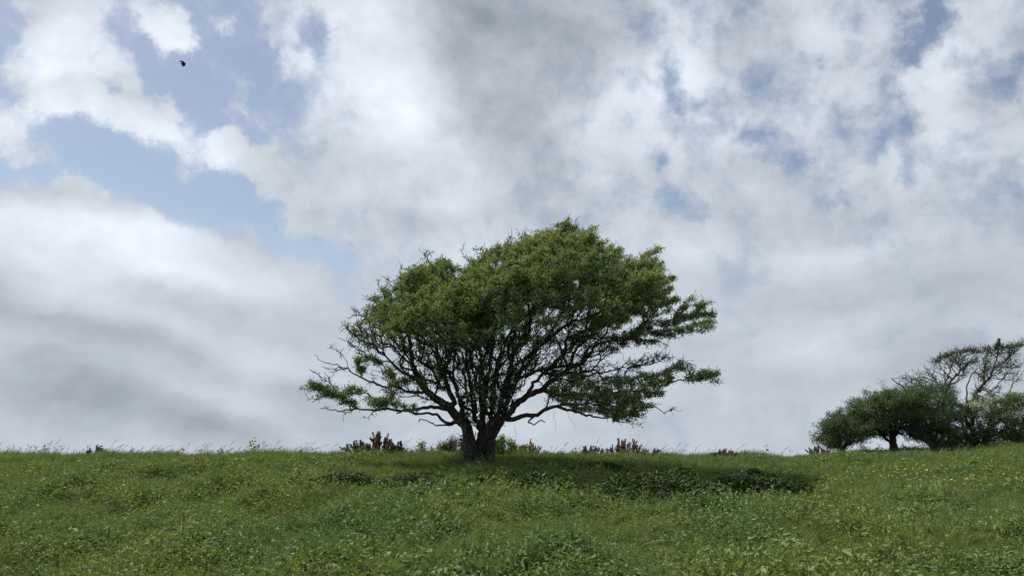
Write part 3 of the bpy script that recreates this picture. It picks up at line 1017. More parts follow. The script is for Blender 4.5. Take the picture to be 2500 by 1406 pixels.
# ------------------------------------------------------------------ the grove on the crest
def grove_tree(name, label, cat, seed, Y, stems, limbs, leafy, bares, leaf_mat, bark, per=52, ln=(0.034, 0.06), tint=0.45, spurs=500, blossom=None, group=None,
               sparse=None, step=0.13):
    t = Tree(seed, Y, step)
    r = t.r
    for q, (c, dy, r0, r1) in enumerate(stems):
        t.main_limb(c, q, dy, r0, r1, 0.012, root=True)
    for q, (c, dy, r0, r1) in enumerate(limbs):
        p = P(c[0][0], c[0][1], Y)
        dd = np.abs(t.pos[:t.n, 0] - p[0]) + np.abs(t.pos[:t.n, 2] - p[2])
        t.main_limb(c, len(stems) + q, dy, r0, r1, 0.016, dy0=float(t.pos[int(np.argmin(dd)), 1] - Y))
    tg, kd = [], []
    for poly, n, depth in leafy:
        cen = poly_targets(r, Y, poly, max(4, n // 6), depth)
        g = clump_targets(r, cen, 6, 0.10, k=1.8); tg.append(g); kd += [1] * len(g)
    for poly, n, depth in bares:
        g = poly_targets(r, Y, poly, n, depth); tg.append(g); kd += [0] * len(g)
    for lines in (sparse or []):
        g = line_targets(r, Y, [lines]); tg.append(g); kd += [2] * len(g)
    t.reach(np.concatenate(tg), kd, jit=0.03)
    t.spurs(spurs, (0.08, 0.25))
    t.radii(0.0055, 3.0)
    c0 = stems[0][0][0]
    x0 = float(P(c0[0], c0[1], Y)[0])
    root = empty(name, (x0, Y, float(H(x0, Y))), label, cat, group)
    fl = foliage(t, {1: 1.0, 2: 0.7}, per, ln, 0.07, lambda p: tint, r, wind=0.9)
    for l, (mn, tw) in t.wood().items():
        nm = 'trunk' if l < len(stems) else 'limb'
        po = part(nm, mn.mesh(nm), bark, root)
        if tw.n:
            part('twigs', tw.mesh('twigs'), bark if bark is M_GREYWOOD else M_TWIG, po, 'stuff')
        if l in fl:
            part('foliage', foliage_mesh('foliage', fl[l]), leaf_mat, po, 'stuff')
    if blossom:
        pos = []
        for poly, n, depth in blossom:
            cen = poly_targets(r, Y, poly, n, depth)
            pos.append(clump_targets(r, cen, 14, 0.05, k=1.8))
        pos = np.concatenate(pos); n = len(pos)
        v, f, tt = leaf_arrays(pos, rand_unit(r, n), rand_unit(r, n) + np.array((0, 0, 0.8)), np.full(n, 0.045), np.full(n, 0.045), r.random(n))
        part('blossom', new_mesh('blossom', v, f, tt), M_BLOSSOM, root, 'stuff')
    return root


GRP = 'wind-bent trees of the grove on the crest'
grove_tree('hawthorn_tree', 'small wind-bent tree at the low left end of the grove, foliage nearly touching the grass', 'tree', 31, 26.3,
           [([(2058, 1112), (2062, 1090), (2076, 1070), (2090, 1050), (2100, 1035)], 0.3, 0.075, 0.03), ([(2056, 1112), (2050, 1090), (2035, 1070), (2025, 1050)], -0.4, 0.06, 0.02)],
           [([(2062, 1090), (2085, 1080), (2105, 1070)], -0.6, 0.03, 0.012), ([(2076, 1070), (2060, 1045), (2050, 1020)], 0.4, 0.035, 0.012)],
           [([(1990, 1068), (2010, 1040), (2020, 1020), (2045, 1004), (2080, 1000), (2115, 1012), (2135, 1035), (2125, 1058), (2080, 1060), (2050, 1078), (2045, 1098),
              (2015, 1088), (1996, 1078)], 480, (-1.1, 1.1)), ([(2090, 1068), (2110, 1072), (2105, 1080), (2088, 1082)], 18, (-0.5, 0.2))],
           [([(2020, 1095), (2060, 1095), (2100, 1060), (2030, 1060)], 24, (-0.6, 0.6))], M_LEAF_DARK, M_BARK, group=GRP)
grove_tree('hawthorn_tree', 'rounded wind-bent tree with short dark trunk, second from the low end of the grove', 'tree', 32, 27.2,
           [([(2182, 1102), (2181, 1085), (2179, 1068), (2178, 1050)], 0.1, 0.15, 0.09)],
           [([(2180, 1088), (2160, 1068), (2140, 1045), (2110, 1015), (2085, 1000)], -0.4, 0.06, 0.015), ([(2179, 1068), (2200, 1040), (2220, 1000), (2235, 970)], 0.3, 0.07, 0.018),
            ([(2178, 1055), (2165, 1020), (2150, 985)], 0.6, 0.05, 0.015), ([(2179, 1060), (2190, 1010), (2190, 970)], -0.7, 0.05, 0.015)],
           [([(2055, 1008), (2082, 984), (2110, 968), (2140, 955), (2170, 948), (2210, 945), (2250, 955), (2262, 1000), (2235, 1035), (2190, 1042), (2140, 1042), (2100, 1035),
              (2072, 1025)], 720, (-1.5, 1.3)), ([(2100, 1040), (2160, 1045), (2172, 1062), (2120, 1060)], 80, (-0.9, 0.3)), ([(2190, 1035), (2250, 1035), (2280, 1070), (2215, 1062)], 90, (-0.6, 0.8))],
           [([(2120, 1040), (2240, 1030), (2230, 1060), (2150, 1070)], 90, (-0.8, 0.8))], M_LEAF_DARK, M_BARK, group=GRP)
grove_tree('hawthorn_tree', 'leaning grey-stemmed tree with half-bare branches in the thick of the grove', 'tree', 33, 26.2,
           [([(2282, 1098), (2270, 1080), (2250, 1068), (2225, 1053), (2190, 1032), (2160, 1018), (2140, 1010)], -0.3, 0.12, 0.02),
            ([(2286, 1098), (2280, 1070), (2268, 1045), (2250, 1015), (2230, 985)], 0.2, 0.09, 0.02)],
           [([(2250, 1068), (2225, 1035), (2205, 1000), (2200, 970)], 0.1, 0.05, 0.014), ([(2280, 1070), (2300, 1040), (2320, 1005)], -0.5, 0.05, 0.015),
            ([(2268, 1045), (2285, 1000), (2300, 960)], 0.5, 0.05, 0.014)],
           [([(2175, 965), (2230, 946), (2290, 938), (2325, 958), (2335, 1010), (2310, 1050), (2285, 1060), (2240, 1030), (2190, 1010)], 480, (-1.0, 1.2)),
            ([(2250, 1055), (2340, 1040), (2350, 1085), (2290, 1090)], 130, (-0.6, 0.8))],
           [([(2150, 1010), (2220, 960), (2320, 960), (2330, 1060), (2240, 1050)], 150, (-1.1, 1.0))], M_LEAF_DARK, M_GREYWOOD, tint=0.45, group=GRP)
grove_tree('dead_hawthorn', 'tall nearly bare grey tree rising above the grove, thin leafy top, without a bird', 'tree', 34, 28.6,
           [([(2300, 1090), (2302, 1020), (2306, 972), (2313, 945), (2325, 925), (2344, 905), (2338, 886), (2322, 868)], 0.2, 0.10, 0.02),
            ([(2318, 1090), (2312, 1000), (2300, 960), (2285, 930), (2270, 905)], 0.5, 0.05, 0.012)],
           [([(2310, 950), (2280, 930), (2250, 920), (2225, 925), (2200, 920), (2180, 927)], -0.5, 0.03, 0.008), ([(2338, 886), (2355, 870), (2385, 860), (2402, 856)], 0.2, 0.03, 0.008),
            ([(2344, 905), (2365, 885), (2390, 870)], -0.4, 0.028, 0.008), ([(2225, 962), (2205, 945), (2190, 935), (2177, 920)], -0.6, 0.03, 0.016),
            ([(2325, 925), (2300, 900), (2285, 878)], 0.0, 0.03, 0.008)],
           [], [([(2195, 918), (2260, 895), (2290, 872), (2330, 862), (2390, 862), (2380, 900), (2345, 930), (2325, 965), (2270, 948), (2225, 930)], 230, (-1.1, 1.1)),
                ([(2180, 935), (2240, 905), (2300, 930), (2280, 960), (2200, 945)], 60, (-0.8, 0.5))], M_LEAF_DARK, M_GREYWOOD, per=15, tint=0.35,
           sparse=[([(2282, 880), (2320, 862), (2360, 854), (2402, 857)], 150, 0.055, 0.0, 0.2), ([(2320, 880), (2350, 885), (2380, 880)], 50, 0.09, 0.2, 0.2),
                   ([(2270, 950), (2300, 945), (2320, 950)], 50, 0.09, 0.0, 0.0)], spurs=900, group=GRP)
crow_tree = grove_tree('hawthorn_tree', 'tall sparse grey-limbed tree with a black crow perched on its flat top', 'tree', 35, 28.4,
           [([(2372, 1090), (2374, 1020), (2379, 968), (2395, 945), (2414, 925), (2425, 900), (2432, 872), (2437, 856)], 0.0, 0.09, 0.016),
            ([(2358, 1090), (2359, 1020), (2360, 970), (2362, 940), (2371, 918), (2388, 898)], 0.4, 0.055, 0.012)],
           [([(2414, 925), (2445, 926), (2475, 928), (2512, 930)], -0.4, 0.02, 0.006), ([(2395, 945), (2420, 953), (2445, 960)], -0.3, 0.022, 0.008),
            ([(2425, 900), (2455, 880), (2480, 855), (2498, 842)], 0.2, 0.026, 0.007), ([(2414, 925), (2395, 900), (2385, 880)], -0.4, 0.024, 0.007),
            ([(2432, 872), (2415, 858), (2405, 852)], 0.1, 0.02, 0.008), ([(2460, 968), (2470, 945), (2480, 930)], 0.4, 0.02, 0.006)],
           [([(2385, 890), (2400, 872), (2440, 865), (2475, 868), (2470, 905), (2445, 920), (2400, 930)], 110, (-0.7, 0.7))],
           [([(2380, 900), (2500, 870), (2500, 935), (2420, 960), (2370, 960)], 110, (-0.8, 0.8))], M_LEAF_DARK, M_GREYWOOD, per=15, tint=0.45,
           sparse=[([(2403, 853), (2425, 850), (2440, 849), (2470, 844), (2497, 838)], 110, 0.06, 0.0, 0.1), ([(2405, 862), (2440, 860), (2480, 858)], 50, 0.07, 0.0, 0.1)],
           spurs=700, group=GRP)
grove_tree('hawthorn_tree', 'broad hawthorn with creamy white blossom at the high end of the grove', 'tree', 36, 26.9,
           [([(2385, 1095), (2380, 1070), (2370, 1045), (2355, 1020), (2335, 1000)], 0.2, 0.11, 0.03), ([(2400, 1095), (2410, 1065), (2430, 1035), (2460, 1010)], -0.2, 0.10, 0.03),
            ([(2480, 1092), (2490, 1060), (2510, 1030)], 0.0, 0.09, 0.03)],
           [([(2370, 1045), (2330, 1040), (2295, 1020), (2265, 990)], -0.5, 0.05, 0.015), ([(2430, 1035), (2420, 1000), (2410, 975)], 0.4, 0.05, 0.015)],
           [([(2235, 980), (2300, 978), (2340, 990), (2370, 972), (2420, 965), (2475, 968), (2500, 975), (2570, 970), (2590, 1050), (2500, 1045), (2440, 1025), (2380, 1020), (2330, 1035),
              (2290, 1015), (2260, 995)], 560, (-1.3, 1.3)),
            ([(2330, 1050), (2380, 1060), (2400, 1035), (2470, 1040), (2590, 1045), (2590, 1090), (2330, 1092)], 360, (-1.0, 1.0))],
           [([(2300, 1020), (2500, 1000), (2560, 1080), (2320, 1080)], 110, (-1.1, 1.0))], M_LEAF_DARK, M_BARK, tint=0.55,
           blossom=[([(2370, 985), (2400, 978), (2430, 995), (2415, 1010), (2380, 1000)], 24, (-1.4, -0.6)), ([(2240, 972), (2285, 975), (2280, 984), (2245, 982)], 12, (-1.2, -0.4)),
                    ([(2420, 985), (2500, 985), (2500, 1025), (2440, 1020)], 18, (-1.4, -0.7)), ([(2355, 995), (2440, 975), (2470, 965), (2390, 968)], 16, (-1.3, 0.0))], group=GRP)
grove_tree('leafy_bush', 'bright green bush against the sky behind the white-flowering hawthorn', 'bush', 37, 29.5,
           [([(2480, 1090), (2478, 1040), (2475, 1000)], 0.0, 0.05, 0.02), ([(2520, 1090), (2525, 1040), (2530, 990)], 0.0, 0.05, 0.02)], [],
           [([(2425, 985), (2440, 965), (2470, 955), (2500, 962), (2560, 950), (2600, 970), (2600, 1010), (2430, 1005)], 260, (-0.8, 0.8))], [], M_LEAF_FRESH, M_BARK, spurs=100)

# ------------------------------------------------------------------ ground cover prototypes (instanced as uncountable cover)
def proto_collection(name, meshes, mats):
    c = bpy.data.collections.new(name)
    for i, me in enumerate(meshes):
        o = bpy.data.objects.new('%s_%02d' % (name, i), me)
        for m in mats:
            me.materials.append(m)
        c.objects.link(o)
    return c


def ovate(pos, along, normal, length, width, tint, droop=0.25):
    """broader leaf of four triangles with a channelled midrib and a drooping tip"""
    n = len(pos)
    along = unit(along); side = unit(np.cross(along, normal)); nrm = np.cross(side, along)
    L = np.asarray(length)[:, None]; W = np.asarray(width)[:, None]
    v = np.empty((n, 6, 3))
    v[:, 0] = pos
    v[:, 1] = pos + along * L * 0.32 + side * W * 0.5 + nrm * W * 0.12
    v[:, 2] = pos + along * L * 0.70 + side * W * 0.36 + nrm * (W * 0.10 - L * droop * 0.35)
    v[:, 3] = pos + along * L - nrm * L * droop
    v[:, 4] = pos + along * L * 0.70 - side * W * 0.36 + nrm * (W * 0.10 - L * droop * 0.35)
    v[:, 5] = pos + along * L * 0.32 - side * W * 0.5 + nrm * W * 0.12
    b = (np.arange(n) * 6)[:, None]
    f = np.concatenate([b + np.array([[0, 2, 1]]), b + np.array([[0, 3, 2]]), b + np.array([[0, 4, 3]]), b + np.array([[0, 5, 4]])], 0)
    return v.reshape(-1, 3), f, np.repeat(np.asarray(tint), 6)


def proto_leafy(r, n=46, rad=0.17, hgt=0.15, ln=(0.035, 0.065), up=1.1):
    a = r.uniform(0, 2 * math.pi, n); q = np.sqrt(r.random(n)) * rad
    z = hgt * (1 - 0.65 * (q / rad) ** 2) * r.uniform(0.25, 1.1, n)
    pos = np.stack([np.cos(a) * q, np.sin(a) * q, z], -1)
    along = np.stack([np.cos(a), np.sin(a), np.full(n, 0.15)], -1) * 0.8 + rand_unit(r, n) * 0.8 + np.array((0.35, 0, 0.1))
    nrm = rand_unit(r, n) * 0.7 + np.array((0, 0, up))
    L = r.uniform(*ln, n)
    return ovate(pos - unit(along) * L[:, None] * 0.5, along, nrm, L, L * r.uniform(0.38, 0.66, n), np.clip(r.normal(0.45, 0.13, n), 0, 1))


def blades(r, n, rad, hmin, hmax, w=0.006, lean=0.35, wind=0.35, tint=0.45, segs=3):
    """curved tapering blades, each a strip of segs pieces"""
    a = r.uniform(0, 2 * math.pi, n); q = np.sqrt(r.random(n)) * rad
    root = np.stack([np.cos(a) * q, np.sin(a) * q, np.full(n, -0.03)], -1)
    h = r.uniform(hmin, hmax, n)[:, None]
    ld = r.normal(size=(n, 3)) * lean + np.array((wind, 0, 0)); ld[:, 2] = 0
    face = r.uniform(0, math.pi, n)
    side = np.stack([np.cos(face), np.sin(face), np.zeros(n)], -1)
    vs = []
    for k in range(segs + 1):
        t = k / segs
        p = root + np.array((0, 0, 1.0)) * h * (t - 0.12 * t * t) + ld * h * t ** 2
        ww = w * (1 - t) ** 0.6 * r.uniform(0.8, 1.3, (n, 1))
        vs += [p - side * ww, p + side * ww] if k < segs else [p]
    m = len(vs)
    v = np.stack(vs, 1).reshape(-1, 3)
    b = (np.arange(n) * m)[:, None]
    f = []
    for k in range(segs):
        if k < segs - 1:
            f.append(b + np.array([[2 * k, 2 * k + 1, 2 * k + 3]])); f.append(b + np.array([[2 * k, 2 * k + 3, 2 * k + 2]]))
        else:
            f.append(b + np.array([[2 * k, 2 * k + 1, 2 * k + 2]]))
    t = np.clip(r.normal(tint, 0.15, n), 0, 1)
    return v, np.concatenate(f), np.repeat(t, m)


def merge(*sets):
    vs, fs, ts, n = [], [], [], 0
    for v, f, t in sets:
        vs.append(v); fs.append(f + n); ts.append(t); n += len(v)
    return np.concatenate(vs), np.concatenate(fs), np.concatenate(ts)


def stalk(r, h, bend, head, tint):
    """a grass stalk that arches downwind and carries a drooping seed head"""
    t = np.linspace(0, 1, 9)
    x = bend * t ** 2.2; z = h * (t - 0.25 * (bend / h) * t ** 3)
    pts = np.stack([x, 0.03 * np.sin(t * 3) * h, z], -1)
    tb = Tubes(); tb.add(pts, np.linspace(0.0032, 0.0018, 9), 3, tint=tint)
    v = np.concatenate(tb.v); q = np.concatenate(tb.f)
    f = np.concatenate([q[:, [0, 1, 2]], q[:, [0, 2, 3]]]); tt = np.full(len(v), tint)
    n = head
    s = r.uniform(0.72, 1.0, n)
    hp = np.stack([np.interp(s, t, pts[:, k]) for k in range(3)], -1) + r.normal(size=(n, 3)) * 0.006
    d = np.gradient(pts, axis=0)
    hd = np.stack([np.interp(s, t, d[:, k]) for k in range(3)], -1)
    lv, lf, lt = leaf_arrays(hp, unit(hd) + rand_unit(r, n) * 0.6, rand_unit(r, n), r.uniform(0.015, 0.032, n), np.full(n, 0.007), np.clip(r.normal(tint, 0.15, n), 0, 1))
    return merge((v, f, tt), (lv, lf, lt))


pr = np.random.default_rng(99)
C_LEAFY = proto_collection('leafy_tuft', [new_mesh('leafy_tuft', *proto_leafy(pr, 46, 0.17, 0.17, (0.035, 0.065), 0.9)) for _ in range(3)]
                           + [new_mesh('leafy_tuft', *proto_leafy(pr, 70, 0.15, 0.26, (0.028, 0.052), 0.6)) for _ in range(3)]
                           + [new_mesh('leafy_tuft', *proto_leafy(pr, 40, 0.10, 0.34, (0.035, 0.07), 0.5)) for _ in range(2)]
                           + [new_mesh('leafy_tuft', *merge(proto_leafy(pr, 34, 0.15, 0.22, (0.045, 0.08)), blades(pr, 10, 0.12, 0.15, 0.4, 0.004, 0.35, 0.2, 0.7))) for _ in range(2)], [M_COVER])
C_GRASS = proto_collection('grass_tuft', [new_mesh('grass_tuft', *blades(pr, 44, 0.13, 0.10, 0.24, 0.0045)) for _ in range(3)]
                           + [new_mesh('grass_tuft', *blades(pr, 34, 0.10, 0.16, 0.36, 0.005, 0.28, 0.4)) for _ in range(2)]
                           + [new_mesh('grass_tuft', *blades(pr, 40, 0.15, 0.06, 0.16, 0.006, 0.5, 0.3)) for _ in range(2)], [M_GRASS])
C_STALK = proto_collection('seeding_stalk', [new_mesh('seeding_stalk', *stalk(pr, h, b, 22, t)) for h, b, t in
                                             ((0.34, 0.10, 0.5), (0.42, 0.24, 0.6), (0.30, 0.20, 0.7), (0.5, 0.22, 0.4), (0.26, 0.06, 0.8), (0.44, 0.36, 0.6))], [M_STEM])


def scatter_group(coll):
    ng = bpy.data.node_groups.new('scatter_' + coll.name, 'GeometryNodeTree')
    ng.interface.new_socket('Geometry', in_out='INPUT', socket_type='NodeSocketGeometry')
    ng.interface.new_socket('Geometry', in_out='OUTPUT', socket_type='NodeSocketGeometry')
    N, L = ng.nodes, ng.links
    gi = N.new('NodeGroupInput'); go = N.new('NodeGroupOutput')
    ci = N.new('GeometryNodeCollectionInfo'); ci.inputs['Collection'].default_value = coll
    ci.inputs['Separate Children'].default_value = True; ci.inputs['Reset Children'].default_value = True
    ip = N.new('GeometryNodeInstanceOnPoints'); ip.inputs['Pick Instance'].default_value = True

    def attr(name, typ):
        a = N.new('GeometryNodeInputNamedAttribute'); a.data_type = typ; a.inputs['Name'].default_value = name
        return a.outputs['Attribute']
    L.new(gi.outputs[0], ip.inputs['Points']); L.new(ci.outputs[0], ip.inputs['Instance'])
    L.new(attr('idx', 'INT'), ip.inputs['Instance Index'])
    L.new(attr('rot', 'FLOAT_VECTOR'), ip.inputs['Rotation']); L.new(attr('scl', 'FLOAT'), ip.inputs['Scale'])
    L.new(ip.outputs[0], go.inputs[0])
    return ng


def scatter(name, label, coll, pts, rot, scl, r):
    me = bpy.data.meshes.new(name)
    n = len(pts)
    me.vertices.add(n); me.vertices.foreach_set('co', np.asarray(pts, np.float32).ravel())
    a = me.attributes.new('idx', 'INT', 'POINT'); a.data.foreach_set('value', r.integers(0, len(coll.objects), n).astype(np.int32))
    a = me.attributes.new('rot', 'FLOAT_VECTOR', 'POINT'); a.data.foreach_set('vector', np.asarray(rot, np.float32).ravel())
    a = me.attributes.new('scl', 'FLOAT', 'POINT'); a.data.foreach_set('value', np.asarray(scl, np.float32))
    o = link(name, me)
    tag(o, label, None, None, 'stuff')
    md = o.modifiers.new('scatter', 'NODES'); md.node_group = scatter_group(coll)
    return o


def field_points(r, n, y0, y1, side=2.5):
    """even scatter over the wedge of hillside that lies in front of the crest"""
    y = np.sqrt(r.uniform(y0 ** 2, y1 ** 2, n))
    x = r.uniform(-1, 1, n) * (0.68 * y + side)
    return x, y


fr = np.random.default_rng(5)
# leafiness of the sward: broad-leaved in front and on the left, grassy towards the crest and on the right-hand slope
def leafiness(x, y):
    yr, _ = ridge(x, y)
    t = y / yr
    l = 1.15 + 0.4 * fbm(x * 0.9, y * 1.1, 41) * 0.8 + 0.35 * fbm(x * 2.4, y * 2.4, 42, 2)
    l = l - 1.5 * np.clip((t - 0.80) / 0.10, 0, 1) * np.clip(1.2 - np.exp(-((x + 0.8) / 3.0) ** 2), 0, 1)
    l = l - 0.55 * np.clip((x - 0.5) / 5.0, 0, 1) * np.clip((t - 0.30) / 0.2, 0, 1)
    l = l - 0.15 * np.clip(x / 3.0, 0, 1)
    return l


def height_var(x, y):
    """drifts of taller and shorter growth"""
    return np.clip(1.0 + 0.5 * fbm(x * 1.7, y * 1.7, 51) + 0.36 * fbm(x * 4.2, y * 4.2, 52, 2), 0.5, 2.0)


BRAMBLES = [(1400, 1195, 1.1, 0.8), (1630, 1188, 1.25, 0.85), (1850, 1190, 1.1, 0.75), (1050, 1180, 0.95, 0.7), (1250, 1178, 0.9, 0.6), (800, 1165, 0.8, 0.45), (1490, 1135, 0.9, 0.5)]      # photo point of each bramble patch and its half-axes in metres: the low weeds stay out of them


def in_bramble(x, y):
    hit = np.zeros(len(x), bool)
    for px, py, rx, ry in BRAMBLES:
        c = on_ground(px, py, 0.15)
        hit |= ((x - c[0]) / rx) ** 2 + ((y - c[1]) / ry) ** 2 < 0.8
    return hit


x, y = field_points(fr, 56000, 4.6, 29.5)
y3 = fr.uniform(5.0, 13, 20000); x3 = fr.uniform(-1, 1, 20000) * (0.68 * y3 + 1.2)
x = np.concatenate([x, x3]); y = np.concatenate([y, y3])
yr_, _ = ridge(x, y)
keep = (y < yr_ + 1.0) & (fr.random(len(x)) < np.clip(leafiness(x, y), 0.05, 1.0)) & ~in_bramble(x, y)
x, y = x[keep], y[keep]
sc = height_var(x, y) * (0.36 + 0.6 * fr.random(len(x)) ** 1.8) * np.interp(y, [5, 8, 14], [0.92, 0.97, 1.0]) * np.where((np.abs(x + 0.7) < 2.2) & (y > 12.5), 0.8, 1.0)
rot = np.stack([fr.normal(0, 0.15, len(x)), fr.normal(0.08, 0.15, len(x)), fr.uniform(0, 6.28, len(x))], -1)
scatter('leafy_weeds', 'low broad-leaved weeds and brambles carpeting the hillside', C_LEAFY, np.stack([x, y, H(x, y) - 0.015], -1), rot, sc, fr)
print('leafy', len(x))

x, y = field_points(fr, 62000, 4.6, 29.5)
yr_, _ = ridge(x, y)
keep = (y < yr_ + 1.2) & (fr.random(len(x)) < np.clip(1.5 - 0.95 * leafiness(x, y), 0.30, 1.0))
x, y = x[keep], y[keep]
sc = height_var(x + 3, y) ** 0.7 * fr.uniform(0.42, 0.82, len(x)) * np.clip(1.15 - 0.35 * leafiness(x, y), 0.7, 1.1)
rot = np.stack([fr.normal(0, 0.1, len(x)), fr.normal(0.1, 0.1, len(x)), fr.normal(0, 1.1, len(x))], -1)
scatter('meadow_grass', 'long green grass covering the slope and the crest', C_GRASS, np.stack([x, y, H(x, y) - 0.01], -1), rot, sc, fr)
print('grass', len(x))
# short turf between everything else
n = 36000
y = fr.uniform(4.6, 24, n); x = fr.uniform(-1, 1, n) * (0.68 * y + 1.5)
yr_, _ = ridge(x, y)
keep = y < yr_ + 0.6
x, y = x[keep], y[keep]
rot = np.stack([fr.normal(0, 0.2, len(x)), fr.normal(0.1, 0.2, len(x)), fr.uniform(0, 6.28, len(x))], -1)
scatter('turf', 'short matted turf between the taller plants', C_GRASS, np.stack([x, y, H(x, y) - 0.005], -1), rot, fr.uniform(0.28, 0.5, len(x)), fr)
# ranker tufts along the crest, uneven against the sky
px = fr.uniform(-250, 2700, 1500)
px = px[fr.random(1500) < 0.35 + 0.65 * (fbm(px * 0.02, px * 0.0, 77) > 0.05)]
y = np.interp(px, RID_PX, RID_Y) * fr.uniform(0.97, 1.02, len(px)); x = (px - 1250) / FPX / 1.0217 * y
rot = np.stack([fr.normal(0, 0.1, len(x)), fr.normal(0.1, 0.1, len(x)), fr.normal(0, 0.8, len(x))], -1)
scatter('crest_grass', 'ragged taller grass along the crest of the hill', C_GRASS, np.stack([x, y, H(x, y) - 0.01], -1), rot, fr.uniform(0.45, 1.0, len(x)) * (0.75 + 0.35 * fbm(px * 0.05, px * 0.0, 78)), fr)

# thin seeding stalks that stand against the sky, and a few in the sward
n = 1100
px = fr.uniform(-200, 2080, n)
w = np.interp(px, [-200, 700, 820, 1250, 1600, 2080], [1, 1, 0.4, 0.15, 0.8, 0.7])
px = px[fr.random(n) < w * (0.55 + 0.45 * np.sin(px * 0.021) * np.sin(px * 0.0083 + 1))]
yy = np.interp(px, RID_PX, RID_Y) * fr.uniform(0.965, 1.03, len(px))
xx = (px - 1250) / FPX / 1.0217 * yy
x2, y2 = field_points(fr, 420, 5.5, 24)
xx = np.concatenate([xx, x2]); yy = np.concatenate([yy, y2])
sc = np.concatenate([fr.uniform(0.5, 1.05, len(px)), fr.uniform(0.5, 0.85, len(x2))])
rot = np.stack([fr.normal(0, 0.12, len(xx)), fr.normal(0.05, 0.15, len(xx)), fr.normal(0, 0.5, len(xx))], -1)
scatter('seeding_grass', 'thin seeding grass stalks along the skyline and in the meadow', C_STALK, np.stack([xx, yy, H(xx, yy)], -1), rot, sc, fr)

# ------------------------------------------------------------------ gorse, shrubs and brambles
def tri_quads(q):
    return np.concatenate([q[:, [0, 1, 2]], q[:, [0, 2, 3]]])


def gorse(name, label, seed, px, top, wid, base_py, Y, mat, n, spine=(0.04, 0.07), tilt=0.5, dens=150, group='gorse bushes along the crest', depth=0.3):
    """upright spiny shoots rising from one root"""
    r = np.random.default_rng(seed)
    c = P(px, base_py, Y)
    z0 = float(H(c[0], Y))
    half = wid * 0.5 * Y / FPX
    zt = float(P(px, top, Y)[2])
    root = empty(name, (c[0], Y, z0), label, 'gorse', group)
    wood = Tubes()
    sp_all = []
    shoots = []
    for k in range(n):
        u = r.uniform(-1, 1); v = r.uniform(-1, 1) * depth
        hgt = (zt - z0) * (1 - 0.6 * abs(u) ** 1.5) * r.uniform(0.6, 1.0)
        b = np.array((c[0] + u * half * 0.25, Y + v * 0.3, z0 - 0.05))
        tip = np.array((c[0] + u * half + tilt * 0.10 + r.normal() * 0.03, Y + v, z0 + hgt))
        mid = b + (tip - b) * 0.5 + np.array((u * half * 0.15, 0, -0.03)) + r.normal(size=3) * 0.02
        pts = spline(np.array([b, mid, tip]), 0.04)
        shoots.append((pts, 0.007, dens))
        for q in range(1):                        # side shoots
            i = int(r.uniform(0.35, 0.85) * (len(pts) - 1))
            d = unit((pts[min(i + 1, len(pts) - 1)] - pts[i - 1])[None])[0]
            e = unit((d * 0.9 + np.cross(d, rand_unit(r, 1)[0]) * 0.7 + np.array((u * 0.3, 0, 0.2)))[None])[0]
            l = r.uniform(0.10, 0.2)
            shoots.append((pts[i] + np.outer(np.linspace(0, l, 5), e) + r.normal(size=(5, 3)) * 0.004, 0.004, dens // 3))
    for pts, rad0, m in shoots:
        wood.add(pts, np.linspace(rad0, 0.002, len(pts)), 4)
        t = r.beta(1.6, 1.0, m)
        i = t * (len(pts) - 1)
        i0 = np.minimum(i.astype(int), len(pts) - 2)
        p = pts[i0] + (pts[i0 + 1] - pts[i0]) * (i - i0)[:, None]
        d = unit(pts[i0 + 1] - pts[i0])
        rad = unit(np.cross(d, rand_unit(r, m)))
        ln = r.uniform(*spine, m) * (1.15 - 0.45 * t)
        sp_all.append((p, rad * 0.8 + d * 0.9, rand_unit(r, m), ln, np.clip(r.normal(0.5, 0.25, m), 0, 1)))
    part('stems', wood.mesh('stems'), M_TWIG, root)
    arr = [np.concatenate(x) for x in zip(*sp_all)]
    v, f, t = leaf_arrays(arr[0], arr[1], arr[2], arr[3], arr[3] * 0.5, arr[4], 0.05)
    part('spines', new_mesh('spines', v, f, t), mat, root, 'stuff')
    return root


gorse('gorse_bush', 'purple-brown gorse with tall spiky shoots on the crest left of the big tree', 61, 925, 1047, 70, 1104, 20.0, M_GORSE_BROWN, 30)
gorse('gorse_bush', 'low grey-green gorse sprawling beside the purple-brown gorse on its open side', 62, 880, 1072, 66, 1104, 19.8, M_GORSE_GREY, 16, tilt=-1.0)
gorse('gorse_bush', 'grey-green gorse spilling down the slope between purple-brown gorse and big tree', 63, 962, 1077, 52, 1118, 19.0, M_GORSE_GREY, 20)
gorse('gorse_bush', 'golden-orange flowering gorse on the crest just right of the big trunk', 64, 1290, 1077, 80, 1108, 20.2, M_GORSE_GOLD, 30, (0.03, 0.05), dens=130)
gorse('gorse_bush', 'rounded brown gorse mound on the crest under the big tree\'s outer branches', 65, 1524, 1063, 96, 1110, 20.8, M_GORSE_BROWN, 48, (0.03, 0.05), dens=140, depth=0.5)
gorse('gorse_bush', 'small straggling brown gorse next to the rounded brown mound', 66, 1440, 1087, 84, 1110, 20.6, M_GORSE_BROWN, 16, dens=90)
gorse('gorse_bush', 'tiny dark gorse sprig on the skyline beyond the rounded brown mound', 67, 1596, 1094, 30, 1110, 20.9, M_GORSE_GREY, 9, dens=90)
gorse('gorse_bush', 'low brown gorse patch on the bare skyline between tree and grove', 68, 1760, 1095, 70, 1110, 21.8, M_GORSE_BROWN, 20, dens=80)
gorse('gorse_bush', 'russet-red gorse at the foot of the lowest tree of the grove', 69, 1995, 1083, 40, 1104, 25.2, M_GORSE_RED, 16, dens=110)
gorse('gorse_bush', 'dark green weed clump breaking the far left skyline', 70, 222, 1088, 60, 1110, 20.7, M_GORSE_GREY, 12, tilt=1.5, dens=80)


